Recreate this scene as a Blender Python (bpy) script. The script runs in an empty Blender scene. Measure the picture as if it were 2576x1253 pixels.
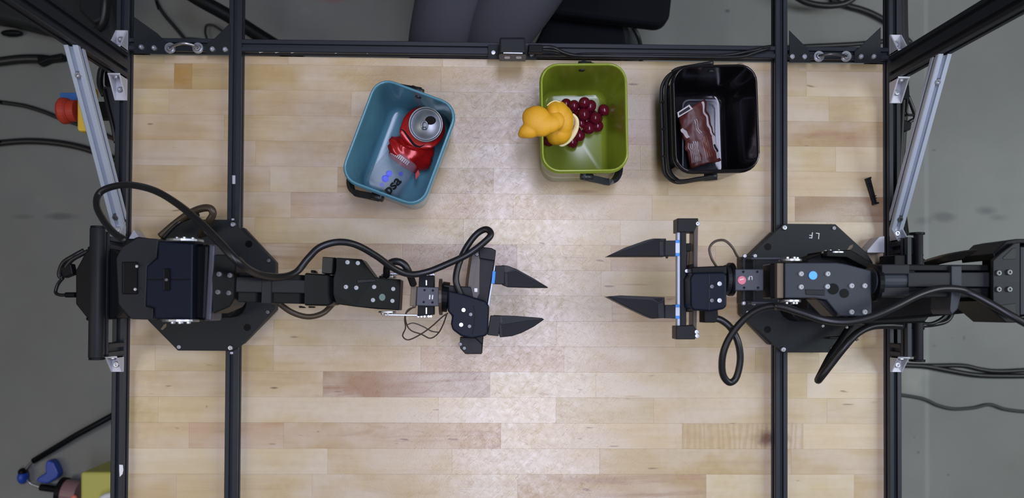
import bpy, bmesh, math, random
from mathutils import Vector, Matrix, noise
from mathutils.bvhtree import BVHTree
random.seed(7)
S = bpy.context.scene
COL = S.collection

# ------------------------------------------------------------------ camera
W, H, F, D = 2576., 1253., 2032., 1.30          # frame, focal length in pixels, height of lens above the worktop
TX, TY, ROLL, NX, NY = 0.0236, 0.0161, 0.0054, 1205., 778.
PX, PY = NX + TX * F, NY - TY * F
_u = Vector((TX, TY, 1)).normalized()
_x = Vector((1, -ROLL, 0)); _x = (_x - _u * _x.dot(_u)).normalized()
_y = _u.cross(_x)
R = Matrix((_x, _y, _u))                        # camera axes -> world
cam_d = bpy.data.cameras.new('camera'); cam = bpy.data.objects.new('camera', cam_d); COL.objects.link(cam)
cam_d.sensor_width = 36; cam_d.lens = F / W * 36
cam_d.shift_x = (W / 2 - PX) / W; cam_d.shift_y = (PY - H / 2) / W
cam_d.clip_start = 0.02
cam_d.dof.use_dof = True; cam_d.dof.focus_distance = 1.2; cam_d.dof.aperture_fstop = 4.6
cam.matrix_world = Matrix.Translation((0, 0, D)) @ R.to_4x4()
S.camera = cam

# ------------------------------------------------------------------ light
world = bpy.data.worlds.new('room'); S.world = world; world.use_nodes = True
world.node_tree.nodes['Background'].inputs[0].default_value = (0.95, 0.98, 1.0, 1)
world.node_tree.nodes['Background'].inputs[1].default_value = 0.105

def area(name, loc, target, sx, sy, power, col):
    l = bpy.data.lights.new(name, 'AREA'); l.shape = 'RECTANGLE'; l.size = sx; l.size_y = sy
    l.energy = power; l.color = col
    o = bpy.data.objects.new(name, l); COL.objects.link(o); o.location = loc
    d = (Vector(target) - Vector(loc))
    o.rotation_euler = d.to_track_quat('-Z', 'Y').to_euler()
    return o
a = area('ceiling_or_fill_light', (0.19, -0.05, 2.5), (0.19, -0.0501, 0), 0.46, 2.3, 49, (0.79, 0.82, 1.09))
a.rotation_euler = (0, 0, 0)
area('ceiling_or_fill_light', (2.9, 0.2, 1.9), (1.6, 0.1, -0.8), 0.8, 2.6, 63, (0.90, 0.98, 1.0))  # no known ceiling fixture: fill added to brighten the floor at right
area('ceiling_or_fill_light', (-2.4, -0.6, 2.6), (-0.3, 0, 0), 0.6, 2.0, 22, (1.0, 0.93, 0.80))  # no known ceiling fixture: warm fill added to offset the bluish panel
S.view_settings.view_transform = 'Standard'; S.view_settings.look = 'None'
S.view_settings.gamma = 1; S.view_settings.use_curve_mapping = False
S.view_settings.exposure = -0.12

# ------------------------------------------------------------------ helpers
def P(x, y, z=0.0):                             # the point at height z that the lens sees at pixel x, y
    r = R @ Vector(((x - PX) / F, -(y - PY) / F, -1))
    t = (D - z) / -r.z
    return Vector((r.x * t, r.y * t, z))
def proj(p):                                     # and back: the pixel where a point shows
    v = R.transposed() @ (p - Vector((0, 0, D)))
    return PX + F * v.x / -v.z, PY - F * v.y / -v.z
def PPM(z): return F / (D - z)                  # pixels per metre at height z

def tag(o, label=None, cat=None, group=None, kind=None):
    for k, v in (('label', label), ('category', cat), ('group', group), ('kind', kind)):
        if v: o[k] = v
    return o
def thing(name, label, cat, loc, group=None):
    o = bpy.data.objects.new(name, None); COL.objects.link(o); o.location = loc; o.empty_display_size = .05
    return tag(o, label, cat, group)
def wl(o):
    v = Vector((0, 0, 0))
    while o: v = v + o.location; o = o.parent
    return v
def link(name, me, mat, parent=None, loc=None):
    o = bpy.data.objects.new(name, me); COL.objects.link(o)
    if mat and not me.materials: me.materials.append(M[mat] if isinstance(mat, str) else mat)
    if parent: o.parent = parent
    if loc is not None: o.location = loc
    return o
def put(name, bm, mat, parent=None, smooth=False, bevel=0, seg=2, angle=30):
    bmesh.ops.recalc_face_normals(bm, faces=bm.faces)
    if parent: off = wl(parent)
    else:
        cs = [v.co for v in bm.verts]
        off = Vector(((min(c.x for c in cs) + max(c.x for c in cs)) / 2, (min(c.y for c in cs) + max(c.y for c in cs)) / 2, min(c.z for c in cs)))
    bmesh.ops.translate(bm, verts=bm.verts, vec=-off)
    me = bpy.data.meshes.new(name)
    if smooth:
        for f in bm.faces: f.smooth = True
    bm.to_mesh(me); bm.free()
    o = link(name, me, mat, parent, None if parent else off)
    if bevel:
        m = o.modifiers.new('bevel', 'BEVEL'); m.width = bevel; m.segments = seg; m.limit_method = 'ANGLE'; m.angle_limit = math.radians(angle)
        m.harden_normals = False
    return o
def zf(z): return z if callable(z) else (lambda x: z)
def add_loft(bm, top, bot):                     # two outlines of equal length (world points)
    a = [bm.verts.new(p) for p in top]; b = [bm.verts.new(p) for p in bot]; n = len(a)
    ft = bm.faces.new(a); bm.faces.new(list(reversed(b)))
    for i in range(n): bm.faces.new((a[i], b[i], b[(i + 1) % n], a[(i + 1) % n]))
    return ft
def add_prism(bm, pts, zt, zb):                 # outline in picture pixels at height zt, straight down to zb
    zt = zf(zt); zb = zf(zb)
    top = [P(x, y, zt(x)) for x, y in pts]
    bot = [Vector((p.x, p.y, zb(x))) for p, (x, y) in zip(top, pts)]
    return add_loft(bm, top, bot)
def prism(name, pts, zt, zb, mat, parent=None, bevel=.0012, inset=0, sink=0, label=None, seg=2):
    bm = bmesh.new(); f = add_prism(bm, pts, zt, zb)
    if inset:
        bmesh.ops.inset_region(bm, faces=[f], thickness=inset)
        bmesh.ops.translate(bm, verts=f.verts, vec=(0, 0, -sink))
    o = put(name, bm, mat, parent, bevel=bevel, seg=seg)
    if label: o['label'] = label
    return o
def rect(x0, y0, x1, y1): return [(x0, y0), (x1, y0), (x1, y1), (x0, y1)]
def rrect(x0, y0, x1, y1, r, n=4):
    out = []
    for cx, cy, a0 in ((x1 - r, y0 + r, -90), (x1 - r, y1 - r, 0), (x0 + r, y1 - r, 90), (x0 + r, y0 + r, 180)):
        for i in range(n + 1):
            a = math.radians(a0 + 90 * i / n); out.append((cx + r * math.cos(a), cy + r * math.sin(a)))
    return out
def add_cyl(bm, p0, p1, r0, r1=None, seg=20, cap=True):
    r1 = r0 if r1 is None else r1
    p0 = Vector(p0); p1 = Vector(p1); ax = (p1 - p0).normalized()
    e = ax.orthogonal().normalized(); g = ax.cross(e)
    A = []; B = []
    for i in range(seg):
        d = e * math.cos(2 * math.pi * i / seg) + g * math.sin(2 * math.pi * i / seg)
        A.append(bm.verts.new(p0 + d * r0)); B.append(bm.verts.new(p1 + d * r1))
    for i in range(seg): bm.faces.new((A[i], A[(i + 1) % seg], B[(i + 1) % seg], B[i]))
    if cap: bm.faces.new(list(reversed(A))); bm.faces.new(B)
def cyl(name, p0, p1, r0, mat, parent=None, r1=None, seg=20, bevel=.0006):
    bm = bmesh.new(); add_cyl(bm, p0, p1, r0, r1, seg)
    return put(name, bm, mat, parent, smooth=False, bevel=bevel)
def spline(pts, n=7):
    out = []; q = [pts[0] * 2 - pts[1]] + pts + [pts[-1] * 2 - pts[-2]]
    for i in range(1, len(q) - 2):
        p0, p1, p2, p3 = q[i - 1:i + 3]
        for k in range(n):
            t = k / n
            out.append(.5 * ((2 * p1) + (p2 - p0) * t + (2 * p0 - 5 * p1 + 4 * p2 - p3) * t * t + (3 * p1 - p0 - 3 * p2 + p3) * t ** 3))
    out.append(pts[-1]); return out
def add_tube(bm, pts, r, seg=10, flat=1.0, closed=False):
    n = len(pts); rings = []; e = None
    for i, p in enumerate(pts):
        a = pts[(i + 1) % n] if closed or i < n - 1 else p
        b = pts[i - 1] if closed or i > 0 else p
        t = (a - b).normalized()
        if e is None:
            e = Vector((0, 0, 1)).cross(t)
            e = e.normalized() if e.length > .1 else t.orthogonal().normalized()
        e = (e - t * e.dot(t)).normalized(); g = t.cross(e)
        rr = r(i / (n - 1)) if callable(r) else r
        rings.append([bm.verts.new(p + (e * math.cos(2 * math.pi * k / seg) + g * (flat * math.sin(2 * math.pi * k / seg))) * rr) for k in range(seg)])
    m = n if closed else n - 1
    for i in range(m):
        A = rings[i]; B = rings[(i + 1) % n]
        for k in range(seg): bm.faces.new((A[k], A[(k + 1) % seg], B[(k + 1) % seg], B[k]))
    if not closed: bm.faces.new(list(reversed(rings[0]))); bm.faces.new(rings[-1])
def cable(name, pts, r, mat='cable', parent=None, n=8, seg=10):   # pts: pixel x, pixel y, height
    bm = bmesh.new(); add_tube(bm, spline([P(*p) for p in pts], n), r, seg)
    return put(name, bm, mat, parent, smooth=True)

# screws: a domed head with a hex recess
def _bolt_mesh(socket=True):
    bm = bmesh.new(); n = 12
    ring = lambda r, z, k=n: [bm.verts.new((r * math.cos(2 * math.pi * i / k), r * math.sin(2 * math.pi * i / k), z)) for i in range(k)]
    a = ring(1, -.6); b = ring(1, .25); c = ring(.8, .6); d = ring(.45, .62); e = ring(.42, .1)
    for p, q in ((a, b), (b, c), (c, d), (d, e)):
        for i in range(n): bm.faces.new((p[i], p[(i + 1) % n], q[(i + 1) % n], q[i]))
    bm.faces.new(e)
    me = bpy.data.meshes.new('bolt'); bm.to_mesh(me); bm.free(); return me
_bolts = {}
def bolt(parent, x, y, z, r=.0032, mat='steel', axis=None, pos=None, name='bolt'):
    if mat not in _bolts:
        _bolts[mat] = _bolt_mesh(); _bolts[mat].materials.append(M[mat])
    o = link(name, _bolts[mat], mat, parent)
    p = pos if pos is not None else P(x, y, z)
    o.location = p - wl(parent); o.scale = (r, r, r)
    if axis is not None: o.rotation_euler = Vector(axis).to_track_quat('Z', 'Y').to_euler()
    return o
def bolts(parent, pts, z, r=.0032, mat='steel'):
    zz = zf(z)
    for x, y in pts: bolt(parent, x, y, zz(x), r, mat)
def disc(name, x, y, z, r, mat, parent, label=None, n=24, h=.0006, tilt=None):
    bm = bmesh.new(); p = P(x, y, z); add_cyl(bm, p - Vector((0, 0, h)), p + Vector((0, 0, h)), r, seg=n)
    if tilt: bmesh.ops.rotate(bm, verts=bm.verts, cent=p, matrix=Matrix.Rotation(tilt, 3, 'Y'))
    o = put(name, bm, mat, parent)
    if label: o['label'] = label
    return o
def text(name, body, pos, size, mat, parent, rot=0, tilt=None, thick=.00015, bold=0):
    c = bpy.data.curves.new(name, 'FONT'); c.body = body; c.size = size; c.extrude = thick; c.align_x = 'CENTER'; c.align_y = 'CENTER'; c.offset = bold
    t = bpy.data.objects.new('tmp', c); COL.objects.link(t)
    dg = bpy.context.evaluated_depsgraph_get()
    me = bpy.data.meshes.new_from_object(t.evaluated_get(dg)); me.materials.clear()
    bpy.data.objects.remove(t); bpy.data.curves.remove(c)
    o = link(name, me, mat, parent)
    o.location = pos - (wl(parent) if parent else Vector())
    m = Matrix.Rotation(rot, 3, 'Z')
    if tilt is not None: m = tilt @ m
    o.rotation_euler = m.to_euler()
    return o

# ------------------------------------------------------------------ materials
M = {}
def mat(name, col, rough=.5, metal=0, spec=.5, bump=0, bscale=200, var=0, coat=0, alpha=1, trans=0):
    m = bpy.data.materials.new(name); m.use_nodes = True; nt = m.node_tree; b = nt.nodes['Principled BSDF']
    b.inputs['Base Color'].default_value = (*col, 1); b.inputs['Roughness'].default_value = rough
    b.inputs['Metallic'].default_value = metal; b.inputs['Specular IOR Level'].default_value = spec
    b.inputs['Coat Weight'].default_value = coat; b.inputs['Alpha'].default_value = alpha
    b.inputs['Transmission Weight'].default_value = trans
    tc = nt.nodes.new('ShaderNodeTexCoord')
    if bump or var:
        n = nt.nodes.new('ShaderNodeTexNoise'); n.inputs['Scale'].default_value = bscale; n.inputs['Detail'].default_value = 4
        nt.links.new(tc.outputs['Object'], n.inputs['Vector'])
        if bump:
            bp = nt.nodes.new('ShaderNodeBump'); bp.inputs['Strength'].default_value = bump; bp.inputs['Distance'].default_value = .001
            nt.links.new(n.outputs['Fac'], bp.inputs['Height']); nt.links.new(bp.outputs[0], b.inputs['Normal'])
        if var:
            mx = nt.nodes.new('ShaderNodeMix'); mx.data_type = 'RGBA'
            mx.inputs[6].default_value = (*[c * (1 - var) for c in col], 1); mx.inputs[7].default_value = (*[min(1, c * (1 + var)) for c in col], 1)
            nt.links.new(n.outputs['Fac'], mx.inputs[0]); nt.links.new(mx.outputs[2], b.inputs['Base Color'])
    M[name] = m; return m
mat('anodised', (.017, .020, .026), .45, .2, .4, var=.15, bscale=60)
mat('anodised_slot', (.008, .009, .011), .6)
mat('black_plastic', (.0042, .0048, .0054), .45, 0, .14, bump=.08, bscale=900)
mat('black_paint', (.0095, .0118, .0132), .5, 0, .27, bump=.1, bscale=1500, var=.12)
mat('black_gloss', (.0028, .0028, .0035), .3, 0, .15)
mat('slate_paint', (.022, .026, .035), .5, 0, .35)
mat('motor_grey', (.038, .040, .056), .45, .1, bump=.05, bscale=900)
mat('navy_plastic', (.0040, .0058, .0150), .45, 0, .14)
mat('printed_black', (.0050, .0050, .0054), .42, 0, .2, bump=.15, bscale=1200)
mat('charcoal', (.013, .0138, .016), .5, 0, .22)
mat('cable', (.0085, .0085, .0095), .38, 0, .45)
mat('brown_cable', (.05, .033, .02), .4)
mat('steel', (.50, .51, .54), .38, 1)
mat('dark_steel', (.16, .16, .165), .45, .9)
mat('alu', (.44, .49, .57), .45, .4, bump=.03, bscale=800)
mat('cast_alu', (.52, .52, .57), .5, .35, bump=.1, bscale=900, var=.06)
mat('blue_tape', (.02, .25, .75), .5)
mat('white_mark', (.75, .75, .75), .7)
mat('pale_label', (.45, .47, .48), .5)
mat('sticker_blue', (.10, .42, .95), .5)
mat('sticker_red', (.62, .16, .21), .5)
mat('sticker_green', (.10, .16, .14), .5)
mat('brown_edge', (.14, .102, .06), .5)
mat('estop_yellow', (.66, .44, .045), .45, bump=.04)
mat('estop_red', (.36, .036, .018), .5, 0, .3)
mat('blue_label', (.02, .11, .33), .5)
mat('box_yellow', (.52, .50, .10), .5, bump=.04)
mat('tool_blue', (.012, .055, .33), .45)
mat('pink_plastic', (.25, .14, .14), .4)
mat('red_glow', (.75, .2, .14), .4)
mat('white_plastic', (.75, .75, .74), .4)
mat('bin_blue', (.088, .235, .305), .20, 0, .5)
mat('bin_green', (.225, .285, .024), .18, 0, .5)
mat('bin_black', (.0075, .0065, .008), .13, 0, .5)
mat('handle_black', (.014, .016, .018), .42)
mat('can_red', (.38, .007, .006), .25, .2)
mat('can_dark', (.008, .005, .005), .5, 0, .1)
mat('can_lid', (.30, .32, .34), .42, .9)
mat('peel', (.72, .36, .018), .45, 0, .4, bump=.5, bscale=900, var=.05)
mat('pith', (.82, .72, .40), .7, bump=.3, bscale=500)
mat('grape', (.135, .005, .020), .15, 0, .5, var=.25, bscale=60)
mat('grape_stem', (.42, .32, .16), .6)
mat('wrapper', (.098, .022, .018), .42, 0, .4, var=.2, bscale=40)
mat('print_pale', (.55, .50, .50), .4)
mat('print_brown', (.35, .13, .07), .4)
mat('print_black', (.01, .01, .012), .4)
mat('print_blue', (.02, .06, .75), .35)
mat('print_blue_faint', (.10, .13, .55), .4)
mat('cable_grey', (.03, .034, .03), .6)
mat('trousers', (.050, .050, .064), .85, 0, .25, bump=.4, bscale=700, var=.15)
mat('shirt', (.06, .065, .08), .85)
mat('skin', (.55, .33, .24), .5)
mat('hair', (.02, .014, .01), .6)
mat('shoe', (.02, .02, .022), .5)
mat('chair_black', (.0030, .0036, .0062), .8, 0, .15, bump=.3, bscale=900)
mat('chair_metal', (.03, .034, .04), .4)
mat('bag_black', (.006, .007, .007), .7, bump=.3, bscale=400)
mat('lens_glass', (.055, .044, .034), .5, 0, .2)
mat('lens', (.2, .17, .14), .1)

def clear_mat(name, col, al, rough):
    m = bpy.data.materials.new(name); m.use_nodes = True; nt = m.node_tree; nt.nodes.clear()
    out = nt.nodes.new('ShaderNodeOutputMaterial'); mx = nt.nodes.new('ShaderNodeMixShader'); tr = nt.nodes.new('ShaderNodeBsdfTransparent')
    pb = nt.nodes.new('ShaderNodeBsdfPrincipled'); pb.inputs['Base Color'].default_value = (*col, 1); pb.inputs['Roughness'].default_value = rough
    fr = nt.nodes.new('ShaderNodeLayerWeight'); fr.inputs['Blend'].default_value = .35
    mr = nt.nodes.new('ShaderNodeMapRange'); mr.inputs['To Min'].default_value = al; mr.inputs['To Max'].default_value = min(1, al * 2.2)
    nt.links.new(fr.outputs['Facing'], mr.inputs['Value']); nt.links.new(mr.outputs[0], mx.inputs[0])
    nt.links.new(tr.outputs[0], mx.inputs[1]); nt.links.new(pb.outputs[0], mx.inputs[2]); nt.links.new(mx.outputs[0], out.inputs[0])
    M[name] = m
clear_mat('cup_clear', (.60, .72, .84), .09, .15)
clear_mat('tray_clear', (.5, .52, .58), .055, .12)

def N(nt, kind, **kw):
    n = nt.nodes.new(kind)
    for k, v in kw.items():
        if k in n.inputs: n.inputs[k].default_value = v
        else: setattr(n, k, v)
    return n
def mixc(nt, fac, a, b, blend='MIX'):
    m = N(nt, 'ShaderNodeMix', data_type='RGBA', blend_type=blend); L = nt.links.new
    for i, v in ((0, fac), (6, a), (7, b)):
        if hasattr(v, 'is_output'): L(v, m.inputs[i])
        else: m.inputs[i].default_value = v if i == 0 else (*v, 1)
    return m.outputs[2]
def ramp(nt, src, stops):
    r = N(nt, 'ShaderNodeValToRGB'); nt.links.new(src, r.inputs[0])
    e = r.color_ramp.elements
    while len(e) < len(stops): e.new(.5)
    for i, (p, v) in enumerate(stops): e[i].position = p; e[i].color = (v, v, v, 1)
    return r.outputs[0]

def wood(name, figured=False):
    m = bpy.data.materials.new(name); m.use_nodes = True; nt = m.node_tree; L = nt.links.new; b = nt.nodes['Principled BSDF']
    tc = N(nt, 'ShaderNodeTexCoord'); oi = N(nt, 'ShaderNodeObjectInfo'); geo = N(nt, 'ShaderNodeNewGeometry')
    off = N(nt, 'ShaderNodeVectorMath', operation='SCALE'); comb = N(nt, 'ShaderNodeCombineXYZ')
    for i in range(3): L(oi.outputs['Random'], comb.inputs[i])
    L(comb.outputs[0], off.inputs[0]); off.inputs['Scale'].default_value = 37
    add = N(nt, 'ShaderNodeVectorMath', operation='ADD'); L(tc.outputs['Object'], add.inputs[0]); L(off.outputs[0], add.inputs[1])
    def mp(sx, sy):
        q = N(nt, 'ShaderNodeMapping'); q.inputs['Scale'].default_value = (sx, sy, 1); L(add.outputs[0], q.inputs['Vector']); return q.outputs[0]
    g1 = N(nt, 'ShaderNodeTexNoise', Scale=1.0, Detail=5.0, Roughness=.6, Distortion=.6); L(mp(5, 120), g1.inputs['Vector'])
    g2 = N(nt, 'ShaderNodeTexNoise', Scale=1.0, Detail=4.0, Roughness=.6, Distortion=1.5); L(mp(3, 38), g2.inputs['Vector'])
    g3 = N(nt, 'ShaderNodeTexNoise', Scale=1.0, Detail=2.0); L(mp(9, 16), g3.inputs['Vector'])
    col = oi.outputs['Color']
    c = mixc(nt, ramp(nt, g1.outputs[0], [(.35, 0), (.7, .30)]), col, (.72, .60, .46), 'MULTIPLY')
    c = mixc(nt, ramp(nt, g3.outputs[0], [(.4, 0), (.65, .5)]), c, (.62, .53, .44))
    st = N(nt, 'ShaderNodeMath', operation='MULTIPLY'); L(ramp(nt, g2.outputs[0], [(.5, 0), (.68, .85)]), st.inputs[0]); L(oi.outputs['Alpha'], st.inputs[1])
    c = mixc(nt, st.outputs[0], c, (.30, .155, .07))
    if figured:
        wv = N(nt, 'ShaderNodeTexWave', Scale=10.0, Distortion=9.0, Detail=3.0); wv.inputs['Detail Scale'].default_value = 1.2
        q = N(nt, 'ShaderNodeMapping'); q.inputs['Scale'].default_value = (3.4, .6, 1); L(tc.outputs['Object'], q.inputs['Vector']); L(q.outputs[0], wv.inputs['Vector'])
        c = mixc(nt, ramp(nt, wv.outputs['Fac'], [(.2, 0), (.85, .42)]), c, (.40, .25, .11))
        vm = N(nt, 'ShaderNodeVectorMath', operation='SUBTRACT'); L(tc.outputs['Object'], vm.inputs[0]); vm.inputs[1].default_value = (.045, -.004, 0)
        q2 = N(nt, 'ShaderNodeVectorMath', operation='MULTIPLY'); L(vm.outputs[0], q2.inputs[0]); q2.inputs[1].default_value = (.7, 1.5, 0)
        ln = N(nt, 'ShaderNodeVectorMath', operation='LENGTH'); L(q2.outputs[0], ln.inputs[0])
        nn = N(nt, 'ShaderNodeTexNoise', Scale=60.0, Detail=3.0); L(tc.outputs['Object'], nn.inputs['Vector'])
        sm = N(nt, 'ShaderNodeMath', operation='MULTIPLY_ADD'); L(nn.outputs[0], sm.inputs[0]); sm.inputs[1].default_value = .02; L(ln.outputs['Value'], sm.inputs[2])
        c = mixc(nt, ramp(nt, sm.outputs[0], [(.018, .95), (.034, 0)]), c, (.16, .07, .03))
    # small mineral flecks
    vo = N(nt, 'ShaderNodeTexNoise', Scale=1.0, Detail=1.0); L(mp(26, 110), vo.inputs['Vector'])
    c = mixc(nt, ramp(nt, vo.outputs[0], [(.755, 0), (.80, .7)]), c, (.17, .09, .045))
    for x, y, rx, ry, k, cc in ((740, 848, 26, 6, .75, (.20, .10, .04)), (690, 976, 20, 5, .85, (.12, .06, .03)), (800, 1086, 9, 5, .7, (.16, .08, .04)), (1470, 482, 62, 9, .55, (.28, .13, .06)), (1375, 992, 45, 8, .6, (.33, .16, .09)),
                                (1470, 955, 26, 30, .35, (.33, .19, .11)), (1590, 997, 75, 3, .7, (.30, .14, .05)), (998, 1116, 14, 6, .6, (.24, .12, .05)), (1210, 1095, 34, 26, .3, (.30, .17, .08)), (640, 645, 130, 7, .5, (.30, .16, .06)),
                                (1150, 624, 130, 6, .4, (.30, .15, .08)), (1590, 716, 95, 4, .55, (.28, .16, .08)), (520, 1023, 4, 7, .7, (.2, .1, .05)), (2200, 1012, 26, 9, .5, (.38, .22, .11)), (2060, 345, 90, 7, .35, (.30, .19, .08)), (1430, 648, 110, 3, .4, (.26, .15, .09)),
                                (1180, 1232, 60, 4, .5, (.25, .14, .06)), (460, 180, 26, 22, .4, (.45, .24, .06)), (1250, 330, 110, 16, .35, (.40, .24, .14)), (880, 440, 30, 50, .25, (.33, .23, .12))):
        p = P(x, y, 0); sc_ = PPM(0)
        vv = N(nt, 'ShaderNodeVectorMath', operation='SUBTRACT'); L(geo.outputs['Position'], vv.inputs[0]); vv.inputs[1].default_value = p
        qq = N(nt, 'ShaderNodeVectorMath', operation='MULTIPLY'); L(vv.outputs[0], qq.inputs[0]); qq.inputs[1].default_value = (sc_ / rx, sc_ / ry, 0)
        le = N(nt, 'ShaderNodeVectorMath', operation='LENGTH'); L(qq.outputs[0], le.inputs[0])
        aa = N(nt, 'ShaderNodeMath', operation='MULTIPLY_ADD'); L(g3.outputs[0], aa.inputs[0]); aa.inputs[1].default_value = .9; L(le.outputs['Value'], aa.inputs[2])
        c = mixc(nt, ramp(nt, aa.outputs[0], [(.55, k), (1.3, 0)]), c, cc)
    L(c, b.inputs['Base Color'])
    # worn lacquer: fine scratches in several directions, denser in the middle of the bench
    b.inputs['Specular IOR Level'].default_value = .95
    hs = None
    for ang, seed in ((.35, 1), (-.7, 5), (1.2, 9), (2.3, 13)):
        q = N(nt, 'ShaderNodeMapping'); q.inputs['Rotation'].default_value = (0, 0, ang); q.inputs['Location'].default_value = (seed, seed * 2, seed)
        L(geo.outputs['Position'], q.inputs['Vector'])
        q3 = N(nt, 'ShaderNodeMapping'); q3.inputs['Scale'].default_value = (45, 900, 1); L(q.outputs[0], q3.inputs['Vector'])
        n = N(nt, 'ShaderNodeTexNoise', Scale=1.0, Detail=2.0); L(q3.outputs[0], n.inputs['Vector'])
        r = ramp(nt, n.outputs[0], [(.66, 0), (.70, 1)])
        if hs is None: hs = r
        else:
            ad = N(nt, 'ShaderNodeMath', operation='ADD'); L(hs, ad.inputs[0]); L(r, ad.inputs[1]); hs = ad.outputs[0]
    sx = N(nt, 'ShaderNodeSeparateXYZ'); L(geo.outputs['Position'], sx.inputs[0])
    mm = N(nt, 'ShaderNodeMath', operation='MULTIPLY'); L(hs, mm.inputs[0])
    dx = N(nt, 'ShaderNodeMath', operation='SUBTRACT'); L(sx.outputs[0], dx.inputs[0]); dx.inputs[1].default_value = .06
    ab = N(nt, 'ShaderNodeMath', operation='ABSOLUTE'); L(dx.outputs[0], ab.inputs[0])
    wear = ramp(nt, ab.outputs[0], [(.08, 1), (.32, .04)]); L(wear, mm.inputs[1])
    fine = N(nt, 'ShaderNodeTexNoise', Scale=420.0, Detail=3.0); L(geo.outputs['Position'], fine.inputs['Vector'])
    fm = N(nt, 'ShaderNodeMath', operation='MULTIPLY_ADD'); L(fine.outputs[0], fm.inputs[0]); fm.inputs[1].default_value = .5; L(mm.outputs[0], fm.inputs[2])
    bp = N(nt, 'ShaderNodeBump', Strength=.3, Distance=.0006); L(fm.outputs[0], bp.inputs['Height']); L(bp.outputs[0], b.inputs['Normal'])
    rn = N(nt, 'ShaderNodeTexNoise', Scale=95.0, Detail=6.0); L(geo.outputs['Position'], rn.inputs['Vector'])
    rr = ramp(nt, rn.outputs[0], [(.3, .28), (.7, .40)]); L(rr, b.inputs['Roughness'])
    M[name] = m
wood('maple'); wood('figured_maple', True)

def concrete():
    m = bpy.data.materials.new('concrete'); m.use_nodes = True; nt = m.node_tree; L = nt.links.new; b = nt.nodes['Principled BSDF']
    geo = N(nt, 'ShaderNodeNewGeometry'); pos = geo.outputs['Position']
    n1 = N(nt, 'ShaderNodeTexNoise', Scale=2.2, Detail=6.0, Roughness=.55); L(pos, n1.inputs['Vector'])
    n2 = N(nt, 'ShaderNodeTexNoise', Scale=14.0, Detail=5.0); L(pos, n2.inputs['Vector'])
    n3 = N(nt, 'ShaderNodeTexNoise', Scale=5.0, Detail=2.0); L(pos, n3.inputs['Vector'])
    c = mixc(nt, ramp(nt, n1.outputs[0], [(.35, 0), (.65, 1)]), (.147, .149, .130), (.193, .196, .175))
    c = mixc(nt, ramp(nt, n2.outputs[0], [(.4, 0), (.7, .35)]), c, (.15, .16, .155))
    c = mixc(nt, ramp(nt, n3.outputs[0], [(.68, 0), (.73, .4)]), c, (.28, .29, .28))
    def stain_or_tint(c, x, y, rx, ry, k, col, soft=.5):
        p = P(x, y, FLOOR); s = PPM(FLOOR)
        v = N(nt, 'ShaderNodeVectorMath', operation='SUBTRACT'); L(pos, v.inputs[0]); v.inputs[1].default_value = p
        q = N(nt, 'ShaderNodeVectorMath', operation='MULTIPLY'); L(v.outputs[0], q.inputs[0]); q.inputs[1].default_value = (s / rx, s / ry, 0)
        ln = N(nt, 'ShaderNodeVectorMath', operation='LENGTH'); L(q.outputs[0], ln.inputs[0])
        ad = N(nt, 'ShaderNodeMath', operation='MULTIPLY_ADD'); L(n2.outputs[0], ad.inputs[0]); ad.inputs[1].default_value = .8; L(ln.outputs['Value'], ad.inputs[2])
        return mixc(nt, ramp(nt, ad.outputs[0], [(.9 - soft * .6, k), (1.35, 0)]), c, col)
    D_ = (.055, .06, .058)
    for x, y, rx, ry, k in ((2375, 545, 60, 26, .6), (2320, 555, 45, 25, .5), (2480, 530, 55, 26, .6), (2510, 548, 60, 20, .4), (150, 545, 90, 18, .55), (60, 545, 60, 12, .4),
                            (1830, 28, 14, 10, .8), (2425, 850, 8, 12, .6), (2310, 1138, 8, 8, .7), (2385, 1195, 7, 7, .7), (2350, 870, 14, 7, .4), (2395, 850, 10, 6, .35), (2300, 1100, 6, 6, .5), (2350, 378, 12, 6, .5)):
        c = stain_or_tint(c, x, y, rx, ry, k, D_)
    c = stain_or_tint(c, 840, -5, 75, 26, .75, (.24, .075, .07), .9)  # soft reddish tint in the floor colour
    for x, y, rx, ry, k in ((2300, 930, 75, 120, .55), (2310, 980, 60, 45, .35)): c = stain_or_tint(c, x, y, rx, ry, k, (.30, .31, .26))
    sep = N(nt, 'ShaderNodeSeparateXYZ'); L(pos, sep.inputs[0])
    jx = N(nt, 'ShaderNodeMath', operation='SUBTRACT'); L(sep.outputs[0], jx.inputs[0]); jx.inputs[1].default_value = P(2331, 700, FLOOR).x
    ja = N(nt, 'ShaderNodeMath', operation='ABSOLUTE'); L(jx.outputs[0], ja.inputs[0])
    c = mixc(nt, ramp(nt, ja.outputs[0], [(.002, .3), (.008, 0)]), c, (.32, .33, .31))
    L(c, b.inputs['Base Color']); b.inputs['Roughness'].default_value = .55
    bp = N(nt, 'ShaderNodeBump', Strength=.15, Distance=.004); L(n2.outputs[0], bp.inputs['Height']); L(bp.outputs[0], b.inputs['Normal'])
    M['concrete'] = m
FLOOR = -0.80
concrete()

# ------------------------------------------------------------------ setting
bm = bmesh.new()
for v in ((-4, -4), (4, -4), (4, 4), (-4, 4)): bm.verts.new((*v, FLOOR))
bm.verts.ensure_lookup_table(); bm.faces.new(bm.verts)
r = bmesh.ops.extrude_face_region(bm, geom=bm.faces[:]); bmesh.ops.translate(bm, verts=[v for v in r['geom'] if isinstance(v, bmesh.types.BMVert)], vec=(0, 0, -.1))
o = put('floor', bm, 'concrete'); o['kind'] = 'structure'; o['label'] = 'stained grey concrete floor under the workbench'

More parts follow.
